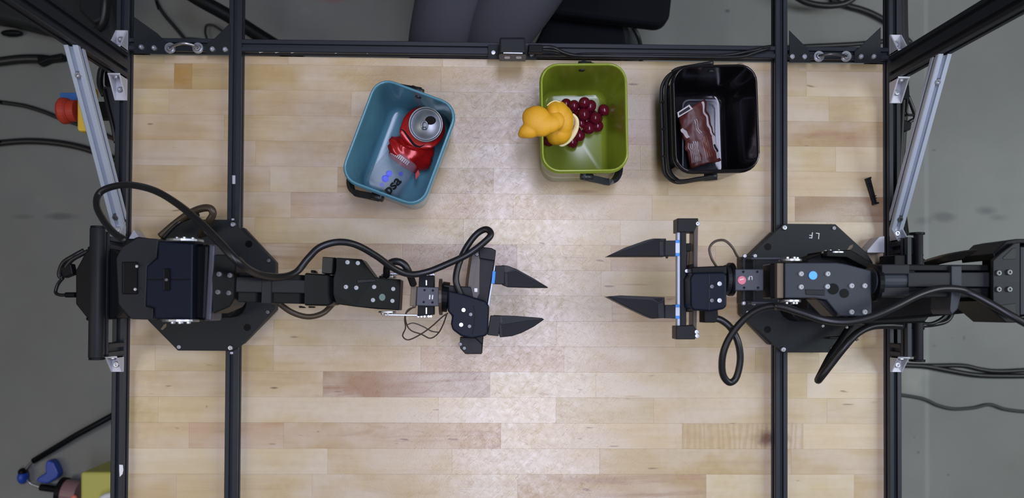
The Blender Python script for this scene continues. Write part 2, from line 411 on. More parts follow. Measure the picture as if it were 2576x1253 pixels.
# ------------------------------------------------------------------ butcher-block worktop
XL, XR = P(329, 700).x, P(2222, 700).x
YT = P(1140, 148).y
top = thing('wooden_worktop', 'pale maple butcher-block worktop made of glued strips', 'worktop', (0, 0, -.035))
ROW = .0410
def row_y(k): return P(1280, 0).y * 0 + Y0 - k * ROW
Y0 = P(1024, 935).y + 12 * ROW
PL = {'L': (.51, .395, .265, .10), 'M': (.48, .365, .235, .2), 'B': (.30, .175, .083, 1.0), 'T': (.41, .28, .15, .7), 'W': (.56, .455, .335, .05), 'Y': (.46, .345, .19, .3), 'O': (.38, .225, .075, .35), 'P': (.46, .325, .215, .35)}
rows = [  # joints as picture x at row centre, then the colour of each strip
    ([407, 720, 1110, 1560, 2010], 'YMLWLM'),
    ([432, 477, 1106, 1500, 2029], 'YOYMLWM'),
    ([420, 880, 1390, 2086], 'LMMLM'),
    ([560, 1137, 1660, 2300], 'MMPTT'),
    ([640, 1040, 1610, 2103], 'MMLMWL'),
    ([677, 847, 1240, 1680], 'MWTMLL'),
    ([730, 1290, 1640, 2000], 'MPMLBM'),
    ([640, 1165, 1560, 2080], 'MMLWLM'),
    ([520, 1012, 1300, 1537, 1800], 'YTBLPL'),
    ([800, 1210, 1512, 1900], 'MPLLMM'),
    ([470, 1030, 1540, 2050], 'YMMTM'),
    ([690, 1100, 1400, 1700], 'MMMLYM'),
    ([393, 690, 1060, 1420, 1900, 2060], 'LYMPMYM'),
    ([815, 1234, 1500, 2030], 'MBLLW'),
    ([402, 1105, 1400, 1645, 2080], 'YLWYLM'),
    ([480, 717, 1262, 1717, 2020], 'MPTLFW'),
    ([828, 1140, 1510, 1990], 'WMLYM'),
    ([450, 790, 1305, 1777, 2148], 'MLMTWM'),
    ([610, 1210, 1680, 2050], 'LMMLM'),
    ([520, 1000, 1500, 1900], 'MLMLM')]
k0 = math.ceil((YT - Y0) / ROW)
for k, (js, cs) in enumerate(rows):
    y1 = min(YT, Y0 - (k - 1) * ROW) if k == 0 else Y0 - (k - 1) * ROW
    y0 = Y0 - k * ROW
    pyc = {True: 620}.get(False, 620)
    xs = [XL] + [P(j, 700).x for j in js if XL + .02 < P(j, 700).x < XR - .02] + [XR]
    for i in range(len(xs) - 1):
        c = cs[i % len(cs)]
        bm = bmesh.new(); g = .00004; ch = .00012; zt = random.uniform(-.00006, 0)
        xa, xb, ya, yb = xs[i] + g, xs[i + 1] - g, y0 + g, y1 - g
        q = lambda e, z: [Vector((xa + e, ya + e, z)), Vector((xb - e, ya + e, z)), Vector((xb - e, yb - e, z)), Vector((xa + e, yb - e, z))]
        L0, L1, L2 = [[bm.verts.new(p) for p in q(e, z)] for e, z in ((0, -.035), (0, zt - ch), (ch * .6, zt))]
        bm.faces.new(L2); bm.faces.new(list(reversed(L0)))
        for A, B in ((L0, L1), (L1, L2)):
            for n in range(4): bm.faces.new((A[n], A[(n + 1) % 4], B[(n + 1) % 4], B[n]))
        off = Vector(((xa + xb) / 2, (ya + yb) / 2, 0)); bmesh.ops.translate(bm, verts=bm.verts, vec=-off)
        me = bpy.data.meshes.new('plank'); bm.to_mesh(me); bm.free()
        o = link('plank', me, 'figured_maple' if c == 'F' else 'maple', top, off - top.location)
        v = PL.get(c, PL['M']); j = random.uniform(.97, 1.03)
        o.color = (v[0] * 1.04 * j, v[1] * 1.01 * j * random.uniform(.98, 1.02), v[2] * .83 * j * random.uniform(.95, 1.05), v[3])
YB = Y0 - (len(rows) - 1) * ROW

# ------------------------------------------------------------------ aluminium frame
def slot_outline(nx, ny):                       # T-slot profile of nx by ny 20 mm cells, centred
    a = .010; out = []
    def side(n, fn):
        h = n * a
        for c in [(-n + 1 + 2 * i) * a for i in range(n)]:
            for u, v in ((-.0031, 0), (-.0031, .0018), (-.0054, .0022), (-.0032, .0058), (.0032, .0058), (.0054, .0022), (.0031, .0018), (.0031, 0)):
                out.append(fn(c + u, v))
    hx, hy = nx * a, ny * a
    ch = .0012
    out += [(-hx + ch, -hy)]; side(nx, lambda u, v: (u, -hy + v)); out += [(hx - ch, -hy), (hx, -hy + ch)]
    side(ny, lambda u, v: (hx - v, u)); out += [(hx, hy - ch), (hx - ch, hy)]
    side(nx, lambda u, v: (-u, hy - v)); out += [(-hx + ch, hy), (-hx, hy - ch)]
    side(ny, lambda u, v: (-hx + v, -u)); out += [(-hx, -hy + ch)]
    return out
def extrusion(name, p0, p1, up, parent, mat='anodised', nx=1, ny=1, label=None, cut=None):
    p0 = Vector(p0); p1 = Vector(p1); ax = (p1 - p0).normalized(); up = Vector(up)
    v = (up - ax * up.dot(ax)).normalized(); u = v.cross(ax).normalized()
    bm = bmesh.new(); o2 = slot_outline(nx, ny)
    def ring(p, cutn=None):
        r = []
        for a, b in o2:
            q = p + u * a + v * b
            if cutn is not None:                # mitre: slide along the axis onto the plane
                pt, n = cutn; q = q + ax * ((pt - q).dot(n) / ax.dot(n))
            r.append(bm.verts.new(q))
        return r
    A = ring(p0, cut[0] if cut else None); B = ring(p1, cut[1] if cut else None); n = len(A)
    for i in range(n): bm.faces.new((A[i], A[(i + 1) % n], B[(i + 1) % n], B[i]))
    bm.faces.new(A); bm.faces.new(list(reversed(B)))
    o = put(name, bm, mat, parent)
    if label: o['label'] = label
    return o
frame = thing('extrusion_frame', 'black slotted-aluminium bench frame around and across the maple worktop', 'frame', (0, 0, FLOOR))
YF, YE = YB - .02, P(1200, -420, .02).y         # rails run on past both edges of the picture
XLR = XL - .0095; XRR = XR + .0095               # side rail centre lines
XI1 = (P(578, 0, .02).x + P(614, 0, .02).x) / 2 - .001; XI2 = (P(1948, 0, .02).x + P(1983, 0, .02).x) / 2
XI1 = (P(562, 1253, .02).x + P(594, 1253, .02).x + P(578, 0, .02).x + P(610, 0, .02).x) / 4
XI2 = (P(1950, 1253, .02).x + P(1984, 1253, .02).x + P(1948, 0, .02).x + P(1982, 0, .02).x) / 4
for x in (XLR, XRR): extrusion('side_rail', (x, YF, .01), (x, YE, .01), (0, 0, 1), frame)
for x in (XI1, XI2): extrusion('cross_rail', (x, YF, .0102), (x, YE, .0102), (0, 0, 1), frame)
YR = YT + .0115
for a, b in ((XLR + .01, XI1 - .01), (XI1 + .01, XI2 - .01), (XI2 + .01, XRR - .01)):
    extrusion('rear_rail', (a, YR, .0095), (b, YR, .0095), (0, 0, 1), frame)
for x in (XLR, XRR):
    for y in (YF + .03, YR): extrusion('leg', (x, y, FLOOR), (x, y, 0), (0, 1, 0), frame)
# uprights
UYS = {-1: P(333, 205).y, 1: P(2227, 213).y}; UY1 = UYS[1]
for s, x in ((-1, XLR), (1, XRR)):
    extrusion('upright', (x, UYS[s] + .02, .0205), (x, UYS[s] + .02, 1.55), (0, 1, 0), frame, nx=1, ny=2)
# silver braces
for s, x in ((-1, XLR), (1, XRR)):
    yb = P(300, 548, .02).y if s < 0 else P(2245, 553, .02).y
    zt = .164 if s < 0 else .146; UY1 = UYS[s]
    a = Vector((x, yb - .012, .018)); b = Vector((x, UY1 - .008, zt))
    br = extrusion('brace', a, b, (0, -.5, 1), frame, 'alu', label='silver diagonal brace', cut=((Vector((x, 0, .0205)), Vector((0, 0, 1))), (Vector((x, UY1 - .0006, 0)), Vector((0, 1, 0)))))
    d = (b - a).normalized(); nrm = Vector((0, -d.z, d.y))
    for t in (.07, .9):
        bolt(br, 0, 0, 0, .0052, 'steel' if t > .5 else 'dark_steel', axis=nrm, pos=a.lerp(b, t) + nrm * .0078)
# cast corner brackets
def bracket(x, y, sy, z=.0205, w=.019, l=.030, h=.028, up=None):
    bm = bmesh.new(); t = .003
    def box(x0, x1, y0, y1, z0, z1):
        add_loft(bm, [Vector((x0, y0, z1)), Vector((x1, y0, z1)), Vector((x1, y1, z1)), Vector((x0, y1, z1))], [Vector((x0, y0, z0)), Vector((x1, y0, z0)), Vector((x1, y1, z0)), Vector((x0, y1, z0))])
    box(x - w / 2, x + w / 2, *sorted((y, y + sy * l)), z, z + t)
    box(x - w / 2, x + w / 2, *sorted((y, y + sy * t)), z, z + h)
    for q in (-1, 1):
        xa = x + q * (w / 2 - .0012); e = .0012
        tri = [Vector((xa - e, y, z + h)), Vector((xa - e, y + sy * l, z + t)), Vector((xa - e, y, z + t))]
        add_loft(bm, tri, [v + Vector((2 * e, 0, 0)) for v in tri])
    o = put('corner_bracket', bm, 'cast_alu', frame, bevel=.0004, seg=1); o['label'] = 'silver cast corner bracket'
    bolt(o, 0, 0, 0, .0048, 'steel', pos=Vector((x, y + sy * l * .55, z + t + .001)))
    bolt(o, 0, 0, 0, .0042, 'steel', axis=(0, sy, 0), pos=Vector((x, y + sy * (t + .0008), z + h * .62)))
for x, s in ((XLR, -1), (XRR, 1)):
    UY1 = UYS[s]; UY2 = UY1 + .04
    bracket(x, UY1 - .0003, -1, l=.036); bracket(x, UY2 + .0003, 1, l=.034)
# raised bumper bars on stub posts above the side rails
PB = {}
for x, i, y0, y1, ya, yb in ((XLR, 0, 574, 900, 612, 880), (XRR, 1, 590, 905, 622, 882)):
    zt = .095 if i == 0 else .074; zb = zt - .0205
    px = 250 if i == 0 else 2295
    Y_0, Y_1 = P(px, y0, zt).y, P(px, y1, zt).y
    posts = [P(px, ya, .06).y, P(px, yb, .06).y]
    for yy, sy in ((posts[0], 1), (posts[1], -1)):
        extrusion('stub_post', (x, yy, .0205), (x, yy, zb), (0, 1, 0), frame)
        bracket(x, yy + sy * .0103, sy, l=.026, h=.026)
    extrusion('bumper_rail', (x, Y_0 - .004, zb + .0103), (x, Y_1 + .004, zb + .0103), (0, 0, 1), frame)
    xo = x - .0005 if i == 0 else x + .0085
    w_ = .0108 if i == 0 else .0065
    bm = bmesh.new(); sec = []
    for yy in (Y_0, Y_1):
        sec.append([Vector((xo + w_ * math.cos(t), yy, zt - .002 + .008 * math.sin(t))) for t in [math.pi * k / 12 for k in range(13)]] + [Vector((xo - w_, yy, zt - .004)), Vector((xo + w_, yy, zt - .004))])
    add_loft(bm, sec[0], sec[1]); g = put('bumper_guard', bm, 'charcoal', frame, smooth=False, bevel=.0003)
    for f in g.data.polygons: f.use_smooth = len(f.vertices) == 4
    g['label'] = 'rounded dark guard strip'
    for yy, q in ((Y_0, 1), (Y_1, -1)):
        cyl('end_cap', (xo, yy, zt - .006), (xo, yy + q * .0035, zt - .006), .0115, 'black_plastic', frame, seg=18)
    PB[i] = (x, posts, zb)
# small silver gussets on the inner side of the rails
for pts, z in (([(323, 601), (336, 578), (343, 588), (352, 601), (352, 616), (323, 620)], .030), ([(2225, 594), (2212, 596), (2203, 606), (2182, 630), (2182, 636), (2225, 636)], .030)):
    prism('inner_gusset', pts, z, .0205 if z > .03 else .0003, 'cast_alu', frame, bevel=.0006, label='small silver gusset')
# black triangular corner plates along the rear rail
zg = .0225
GP = [([(337, 42), (396, 84), (420, 108), (420, 136), (337, 134)], [(356, 119), (388, 121)]),
      ([(519, 110), (533, 103), (578, 58), (578, 138), (517, 137)], [(535, 124), (567, 125)]),
      ([(1986, 76), (2035, 125), (2040, 157), (1986, 157)], [(1992, 143), (2023, 143)]),
      ([(2150, 130), (2216, 68), (2216, 158), (2150, 158)], [(2165, 143), (2197, 143)])]
for pts, bs in GP:
    g = prism('corner_plate', pts, zg, .0203, 'black_paint', frame, bevel=.0005)
    bolts(g, bs, zg + .001, .0046)
# pull handles between the corner plates
def pull(x0, x1, y, matn, lab, bump_y):
    z = .0215
    h = thing('pull_handle', lab, 'handle', P((x0 + x1) / 2, y, .02))
    for x in (x0, x1):
        disc('washer', x, y, z, .0085, 'steel', h, h=.0012); bolt(h, x, y, z + .002, .0052)
    cable('grip', [(x0, y, z + .002), (x0 + 12, y - bump_y * .6, .034), ((x0 + x1) / 2, y - bump_y, .04), (x1 - 12, y - bump_y * .6, .034), (x1, y, z + .002)], .0022, matn, h)
pull(428, 498, 121, 'steel', 'shiny wire pull handle bolted to the rear rail at left', 12)
pull(2060, 2128, 142, 'dark_steel', 'dark wire pull handle bolted to the rear rail at right', 6)
# sliding nuts and end bits in the cross rail
for x, y, w, h in ((588, 452, 8, 22), (585, 552, 8, 5), (582, 888, 9, 6)):
    prism('slot_nut', rect(x - w / 2, y - h / 2, x + w / 2, y + h / 2), .0185, .014, 'cast_alu', frame, bevel=.0004, label='silver slot nut')
prism('tape_scrap', [(300, 1169), (309, 1170), (310, 1183), (308, 1193), (301, 1200), (300, 1183)], .0208, .0203, 'white_mark', frame, bevel=0, label='torn white tape scrap')
for x in (650, 690, 730, 840, 920, 1215):
    prism('dust_fleck', [(x, 124 + x * .008), (x + 9, 123 + x * .008), (x + 12, 126 + x * .008), (x + 3, 128 + x * .008)], .0172, .0165, 'pale_label', frame, bevel=0)

# ------------------------------------------------------------------ robot arms
def forearm_tube(par, pts_z, y0, y1, zf_, name):
    pass
def hub(parent, x, y, z, rr, sgn, n=6, inner=.010):
    # horn disc facing along the picture's vertical, with a ring of screws
    c = P(x, y, z); ax = Vector((0, sgn, 0))
    h = cyl('horn', c - ax * .0016, c + ax * .0016, rr, 'steel', parent, seg=28)
    h['label'] = 'polished metal horn'
    for i in range(n):
        a = 2 * math.pi * i / n + .3
        bolt(h, 0, 0, 0, .0020, 'steel', axis=ax, pos=c + ax * .003 + Vector((math.cos(a), 0, math.sin(a))) * inner)
def wedge_finger(parent, outline, z, th, bar, strip, opening):  # lighter bar and edge strips put the lit facets into the colour
    o = prism('finger', outline, z, z - th, 'black_plastic', parent, bevel=.0008)
    prism('finger_bar', bar, z + .0006, z - .002, 'charcoal', o, bevel=.0006)
    prism('finger_edge', strip, z + .0005, z - .002, 'charcoal', o, bevel=.0005)
    prism('finger_opening', opening, z + .0008, z - .0005, 'black_gloss', o, bevel=0)

# ---- left arm
A = thing('robot_arm', 'black robot arm on the left with its forearm sloping down to a wide-jawed gripper', 'robot arm', P(537, 718, .021))
bp_pts = [(452, 552), (580, 553), (693, 660), (692, 778), (612, 865), (583, 883), (447, 882), (372, 806), (372, 632)]
def holes(parent, pts, z, mat_='black_gloss'):
    for x, y in pts: disc('mount_hole', x, y, z, .0055, mat_, parent, h=.0004)
pl = prism('base_plate', bp_pts, .030, .0215, 'black_paint', A, bevel=.0008)
prism('base_edge', [(612, 572), (694, 660), (694, 780), (610, 866), (600, 858), (684, 776), (684, 664), (604, 580)], .0212, .0065, 'charcoal', A, bevel=.0008)
bolts(pl, [(586, 565), (580, 875)], .031, .0042); bolts(pl, [(676, 656), (674, 785)], .031, .0034, 'dark_steel'); bolts(pl, [(511, 585), (450, 873)], .031, .003, 'pale_label')
holes(pl, [(626, 614), (622, 824)], .0302)
for x, y, an in ((411, 824, -.9),):
    prism('slot_hole', [(404, 828), (413, 816), (419, 814), (418, 822), (409, 831)], .0303, .0298, 'brown_edge', pl, bevel=0)
prism('shoulder_base', rrect(395, 640, 600, 800, 40), .075, .030, 'black_plastic', A, bevel=.003)
# upper arm, standing between shoulder and elbow
def zu(x): return .30
prism('shoulder', [(318, 600), (335, 600), (345, 595), (400, 603), (430, 640), (430, 770), (400, 806), (322, 801), (300, 775), (296, 640)], .285, .075, 'black_plastic', A, bevel=.002)
up_ = prism('upper_arm', [(306, 622), (346, 597), (398, 601), (394, 650), (370, 670), (366, 770), (386, 775), (384, 805), (330, 803), (298, 765), (292, 650)], .300, .27, 'charcoal', A, bevel=.0012)
prism('arm_window', rect(306, 659, 344, 740), .3035, .299, 'black_plastic', up_, bevel=.001, inset=.002, sink=.003)
bolts(up_, [(345, 670), (341, 728), (383, 764)], .3035, .0022)
eb = prism('elbow_housing', [(398, 605), (486, 612), (484, 806), (388, 803), (388, 775), (366, 770), (368, 670), (396, 648)], .335, .25, 'navy_plastic', A, bevel=.002)
prism('seam', rect(368, 702, 480, 705), .3354, .333, 'black_gloss', eb, bevel=0)
lw = prism('latch', rect(411, 676, 427, 731), .3375, .334, 'black_gloss', eb, bevel=.0006, inset=.001, sink=.001)
bolts(lw, [(419, 704)], .338, .002, 'dark_steel')
prism('elbow_gap', [(484, 613), (526, 613), (518, 808), (474, 806)], .318, .255, 'black_gloss', A, bevel=.004)
prism('elbow_lip', [(526, 613), (541, 616), (531, 808), (516, 806)], .338, .300, 'motor_grey', A, bevel=.002)
hub(A, 466, 606, .325, .021, 1); hub(A, 455, 806, .325, .021, -1)
# forearm sloping down to the wrist
def zl(x): return .338 + (x - 540) / (975 - 540) * (.168 - .338)
ek = prism('elbow_bracket', [(541, 640), (575, 640), (594, 662), (590, 752), (578, 772), (536, 790), (532, 700)], lambda x: zl(x) + .004, lambda x: zl(x) - .05, 'black_plastic', A, bevel=.0015)
bolts(ek, [(552, 690), (579, 693), (549, 735), (576, 737)], lambda x: zl(x) + .005, .0034, 'dark_steel')
for nm, pts, dz, th, mt in (('forearm_tube', [(588, 696), (770, 705), (768, 738), (588, 735)], 0, .05, 'charcoal'),
                            ('forearm_rail', [(588, 685), (770, 692), (770, 707), (588, 698)], -.008, .042, 'black_plastic'),
                            ('forearm_rail', [(588, 733), (768, 736), (768, 765), (600, 760)], -.008, .042, 'black_plastic')):
    prism(nm, pts, lambda x, dz=dz: zl(x) + dz, lambda x, th=th: zl(x) - th, mt, A, bevel=.001)
prism('strap', [(660, 690), (684, 692), (683, 765), (657, 764)], lambda x: zl(x) + .0025, lambda x: zl(x) - .05, 'charcoal', A, bevel=.0012)
cb = prism('forearm_collar', [(766, 686), (825, 690), (840, 700), (840, 762), (825, 770), (765, 769)], lambda x: zl(x) + .001, lambda x: zl(x) - .05, 'black_plastic', A, bevel=.0022)
for pts in ([(782, 679), (792, 680), (797, 687), (781, 686)], [(751, 769), (763, 772), (766, 775), (752, 775)], [(775, 770), (790, 771), (789, 775), (776, 775)]):
    prism('screw_boss', pts, lambda x: zl(x) - .01, lambda x: zl(x) - .022, 'black_plastic', cb, bevel=.0008)
# roll joint: a ring round the arm axis
c0, c1 = P(834, 730, zl(834) - .026), P(850, 731, zl(850) - .026)
cyl('roll_ring', c0, c1, .0205, 'black_gloss', A, seg=28)
wr = prism('wrist_bracket', [(846, 648), (910, 652), (944, 698), (1008, 703), (1004, 781), (950, 778), (895, 772), (846, 765), (838, 740), (838, 700), (844, 680)],
           lambda x: zl(x) + .012 if x > 840 else zl(x) + .010, lambda x: zl(x) - .03, 'black_plastic', A, bevel=.0012)
prism('wrist_motor', [(811, 646), (846, 648), (844, 690), (809, 688)], lambda x: zl(x) + .006, lambda x: zl(x) - .035, 'black_gloss', A, bevel=.001)
bolts(wr, [(874, 660), (900, 662), (870, 722), (896, 724), (941, 722), (989, 727), (938, 755), (987, 757)], lambda x: zl(x) + .0128, .003, 'pale_label')
disc('round_sticker', 961, 748, zl(961) + .0128, .0048, 'sticker_green', wr, 'faded green dot sticker', tilt=.62)
prism('cable_slot', [(898, 703), (945, 702), (946, 709), (899, 713)], lambda x: zl(x) + .0135, lambda x: zl(x) + .010, 'charcoal', wr, bevel=.0008)
hub(A, 975, 697, .148, .0125, 1, 6, .0075); hub(A, 974, 785, .148, .0125, -1, 6, .0075)
for yy, q in ((688, 1), (792, -1)):
    pr = prism('wrist_link', [(968, yy - 3), (1062, yy - 1), (1062, yy + 4), (968, yy + 3)], .156, .140, 'steel', A, bevel=.0008, label='bare metal link')
# wrist motor and rotation joint
zw = .165
prism('wrist_yoke', [(1054, 694), (1092, 692), (1092, 792), (1050, 796)], zw - .006, zw - .03, 'black_plastic', A, bevel=.001)
for yy in (691, 796):
    for xx in (1058, 1066, 1074, 1084, 1090): bolt(A, xx - (6 if yy > 700 else 0), yy, zw - .008, .0022)
for y0, y1 in ((705, 718), (774, 790)): prism('bright_pin', rect(1071, y0, 1074, y1), zw - .003, zw - .007, 'steel', A, bevel=0)
prism('connector_block', [(1034, 719), (1049, 720), (1046, 770), (1031, 770)], zw - .002, zw - .02, 'brown_edge', A, bevel=.001)
wm = prism('rotate_motor', [(1049, 721), (1113, 723), (1109, 771), (1047, 769)], zw + .004, zw - .03, 'motor_grey', A, bevel=.001)
for xx, yy in ((1068, 730), (1089, 731), (1066, 760), (1088, 761)): bolt(wm, xx, yy, zw + .0042, .0016, 'black_plastic')
for xx in (1080, 1087): prism('pen_mark', [(xx, 742), (xx + 3, 742), (xx + 2, 753), (xx - 1, 753)], zw + .0046, zw + .0041, 'white_mark', wm, bevel=0)
cyl('roll_bearing', P(1111, 746, zw - .014), P(1128, 748, zw - .014), .0215, 'black_plastic', A, seg=28)
cyl('bearing_flange', P(1105, 747, zw - .014), P(1113, 747, zw - .014), .026, 'brown_cable', A, seg=28)
prism('gripper_neck', [(1114, 716), (1185, 722), (1190, 745), (1190, 790), (1126, 784), (1124, 740)], zw + .002, zw - .03, 'charcoal', A, bevel=.0015)
gc = prism('gripper_cover', [(1126, 730), (1160, 738), (1222, 757), (1231, 770), (1228, 838), (1222, 846), (1186, 852), (1160, 846), (1138, 830), (1134, 815), (1137, 795), (1126, 784)], .185, .135, 'navy_plastic', A, bevel=.004, seg=3)
bolts(gc, [(1166, 780), (1160, 817)], .1855, .0035, 'steel'); bolts(gc, [(1184, 791), (1181, 821)], .1855, .003, 'dark_steel')
cable('cover_seam', [(1191, 770, .1855), (1195, 790, .1855), (1192, 825, .1855), (1186, 850, .184)], .0006, 'charcoal', gc)
# gripper rail
zr = .158
gr = prism('gripper_rail', [(1206, 622), (1246, 629), (1245, 655), (1236, 708), (1228, 760), (1216, 850), (1213, 890), (1170, 890), (1186, 760), (1193, 700)], zr, zr - .022, 'printed_black', A, bevel=.0012, inset=.0045, sink=.006)
bm = bmesh.new()
add_loft(bm, [P(x, y, zr - .002) for x, y in ((1188, 628), (1208, 632), (1206, 740), (1197, 760), (1172, 760), (1178, 700))], [P(x, y, zr - .026) for x, y in ((1182, 632), (1202, 636), (1200, 740), (1192, 760), (1166, 760), (1172, 700))])
put('rail_side', bm, 'brown_cable', A, bevel=.001)
prism('rail_block', [(1204, 620), (1237, 624), (1248, 630), (1245, 656), (1206, 650)], zr + .002, zr - .02, 'printed_black', A, bevel=.001)
prism('rail_block', [(1157, 848), (1196, 850), (1213, 866), (1212, 891), (1171, 891), (1157, 876)], zr + .002, zr - .02, 'printed_black', A, bevel=.001)
bolts(gr, [(1200, 640), (1193, 631), (1168, 876), (1158, 866)], zr + .002, .0028, 'dark_steel')
prism('white_square', rect(1193, 725, 1201, 735), zr + .003, zr, 'white_plastic', gr, bevel=.0003)
prism('linear_guide', [(1243, 668), (1247, 668), (1230, 770), (1226, 770)], zr - .004, zr - .014, 'alu', A, bevel=.0004, label='silver guide edge')
for pts in ([(1239, 682), (1247, 683), (1244, 714), (1236, 713)],):
    prism('tape_band', pts, zr + .0005, zr - .02, 'blue_tape', A, bevel=.0004, label='blue tape band')
prism('finger_base', [(1246, 668), (1270, 668), (1268, 715), (1243, 714)], zr - .001, zr - .024, 'printed_black', A, bevel=.0008)
wedge_finger(A, [(1262, 667), (1276, 668), (1298, 676), (1340, 699), (1380, 724), (1330, 724), (1278, 722), (1263, 716)], zr - .002, .022, [(1269, 686), (1277, 686), (1278, 721), (1270, 719)], [(1262, 667), (1276, 668), (1298, 676), (1340, 699), (1379, 723), (1336, 703), (1297, 682), (1277, 687), (1269, 687)], [(1265, 669), (1276, 670), (1292, 677), (1276, 684), (1270, 683)])
prism('finger_base', [(1234, 794), (1260, 794), (1254, 846), (1226, 843)], zr - .001, zr - .024, 'printed_black', A, bevel=.0008)
wedge_finger(A, [(1242, 793), (1300, 795), (1364, 800), (1369, 804), (1343, 822), (1312, 838), (1288, 846), (1258, 849)], zr - .002, .022, [(1255, 814), (1263, 816), (1264, 848), (1257, 848)], [(1243, 793), (1300, 795), (1364, 800), (1368, 804), (1320, 808), (1264, 817), (1256, 815)], [(1247, 795), (1262, 796), (1264, 810), (1260, 813)])
# cables of the left arm
cable('arm_cable', [(318, 606, .27), (286, 585, .25), (258, 550, .22), (243, 515, .20), (252, 484, .19), (290, 468, .20), (335, 466, .22), (390, 480, .26), (445, 512, .30), (500, 557, .345), (552, 610, .365), (600, 660, .368), (650, 690, .325), (705, 697, .285), (745, 685, .265), (775, 650, .26), (805, 622, .26), (850, 609, .255), (895, 616, .245), (945, 643, .225), (990, 675, .205), (1030, 690, .195), (1075, 684, .19), (1130, 662, .19), (1180, 638, .192), (1222, 606, .19), (1235, 588, .187), (1222, 577, .183), (1198, 590, .18), (1172, 625, .18), (1153, 668, .182), (1147, 705, .184), (1158, 738, .18), (1172, 752, .172)], .0046, 'cable', A, n=7)
cable('servo_cable', [(700, 762, .21), (735, 786, .20), (775, 797, .19), (812, 788, .18), (838, 764, .17)], .004, 'brown_cable', A)
cable('servo_cable', [(972, 694, .17), (975, 668, .185), (993, 658, .19), (1015, 664, .19), (1028, 684, .185), (1040, 716, .17)], .005, 'cable', A)
cable('base_cable', [(404, 594, .07), (440, 563, .075), (475, 538, .085), (505, 525, .095), (528, 524, .10), (536, 538, .098), (526, 556, .09), (515, 574, .06), (505, 590, .035)], .0055, 'brown_cable', A)
cable('tie', [(410, 600, .072), (450, 560, .08), (500, 540, .06)], .003, 'cable', A)
cable('thin_wire', [(1046, 772, .16), (1026, 780, .155), (1018, 800, .15), (1020, 825, .14), (1013, 845, .13), (1027, 855, .125), (1055, 843, .13), (1085, 822, .14), (1113, 797, .15), (1127, 788, .152)], .0010, 'brown_cable', A)
cable('thin_wire', [(1040, 772, .16), (1021, 790, .15), (1023, 816, .14), (1035, 832, .135), (1060, 841, .13), (1082, 851, .125), (1101, 840, .13), (1114, 818, .14), (1124, 790, .15)], .0010, 'brown_cable', A)
cable('thin_wire', [(1022, 818, .14), (1040, 813, .138), (1065, 822, .136), (1085, 833, .136), (1103, 836, .137)], .0009, 'brown_cable', A)

# ---- right arm
B = thing('robot_arm', 'black robot arm on the right with blue dot sticker and level open gripper', 'robot arm', P(2010, 725, .021))
bp2 = [(1972, 563), (2102, 564), (2180, 636), (2196, 660), (2196, 800), (2100, 887), (1968, 887), (1866, 790), (1866, 660)]
pl = prism('base_plate', bp2, .030, .0215, 'black_paint', B, bevel=.0008)
prism('base_edge', [(1945, 582), (1864, 660), (1864, 792), (1938, 868), (1948, 860), (1876, 786), (1876, 664), (1955, 590)], .0212, .0065, 'charcoal', B, bevel=.0008)
bolts(pl, [(1973, 573), (1970, 879)], .031, .0042); bolts(pl, [(2098, 574), (2094, 877)], .031, .003, 'pale_label')
holes(pl, [(1932, 621), (1931, 829)], .0302)
prism('slot_hole', [(2131, 628), (2138, 618), (2146, 615), (2145, 622), (2135, 632)], .0303, .0298, 'brown_edge', pl, bevel=0)
text('pen_lettering', 'L F', P(2049, 592, .0305), .0140, 'white_mark', pl, math.pi - .1)
prism('shoulder_base', rrect(1985, 655, 2190, 810, 40), .072, .030, 'black_plastic', B, bevel=.003)
prism('shoulder', [(2080, 632), (2150, 632), (2200, 665), (2330, 665), (2330, 812), (2190, 818), (2060, 800), (2030, 780), (2030, 650)], .13, .072, 'black_plastic', B, bevel=.003)
prism('shoulder_cheek', [(2080, 630), (2140, 628), (2205, 668), (2200, 684), (2130, 648), (2080, 646)], .15, .08, 'black_gloss', B, bevel=.0012)
hub(B, 2097, 636, .135, .017, 1, 6, .011); hub(B, 2095, 803, .135, .017, -1, 6, .011)
def zru(x): return .15 + (x - 2150) / (2560 - 2150) * .12
prism('upper_arm', [(2150, 690), (2320, 676), (2560, 672), (2640, 680), (2640, 790), (2560, 775), (2320, 800), (2150, 812)], zru, lambda x: zru(x) - .06, 'black_plastic', B, bevel=.003)
prism('shoulder_rib', [(2062, 752), (2078, 752), (2110, 790), (2094, 790)], .165, .12, 'charcoal', B, bevel=.001)
# elbow bracket at the edge of the picture
ze = .335
ek = prism('elbow_bracket', [(2499, 655), (2520, 636), (2552, 612), (2566, 610), (2566, 800), (2552, 800), (2530, 790), (2499, 770)], ze, ze - .006, 'charcoal', B, bevel=.0008)
bolts(ek, [(2511, 687), (2538, 685), (2511, 728), (2538, 728)], ze + .001, .0036, 'dark_steel')
prism('bracket_window', [(2522, 649), (2548, 624), (2556, 624), (2556, 652), (2524, 653)], ze + .0005, ze - .002, 'black_gloss', ek, bevel=.0004)
prism('bracket_window', [(2515, 768), (2556, 763), (2556, 790), (2532, 782)], ze + .0005, ze - .002, 'black_gloss', ek, bevel=.0004)
prism('bracket_seam', rect(2501, 706, 2564, 708), ze + .0006, ze - .001, 'black_gloss', ek, bevel=0)
prism('elbow_side', [(2499, 637), (2532, 606), (2557, 601), (2680, 600), (2680, 612), (2558, 612), (2502, 655)], ze - .008, ze - .075, 'black_plastic', B, bevel=.001)
prism('elbow_side', [(2468, 757), (2499, 762), (2534, 798), (2680, 800), (2680, 812), (2532, 812)], ze - .008, ze - .075, 'black_plastic', B, bevel=.001)
prism('elbow_motor', rect(2567, 616, 2700, 797), ze - .012, ze - .09, 'black_gloss', B, bevel=.003)
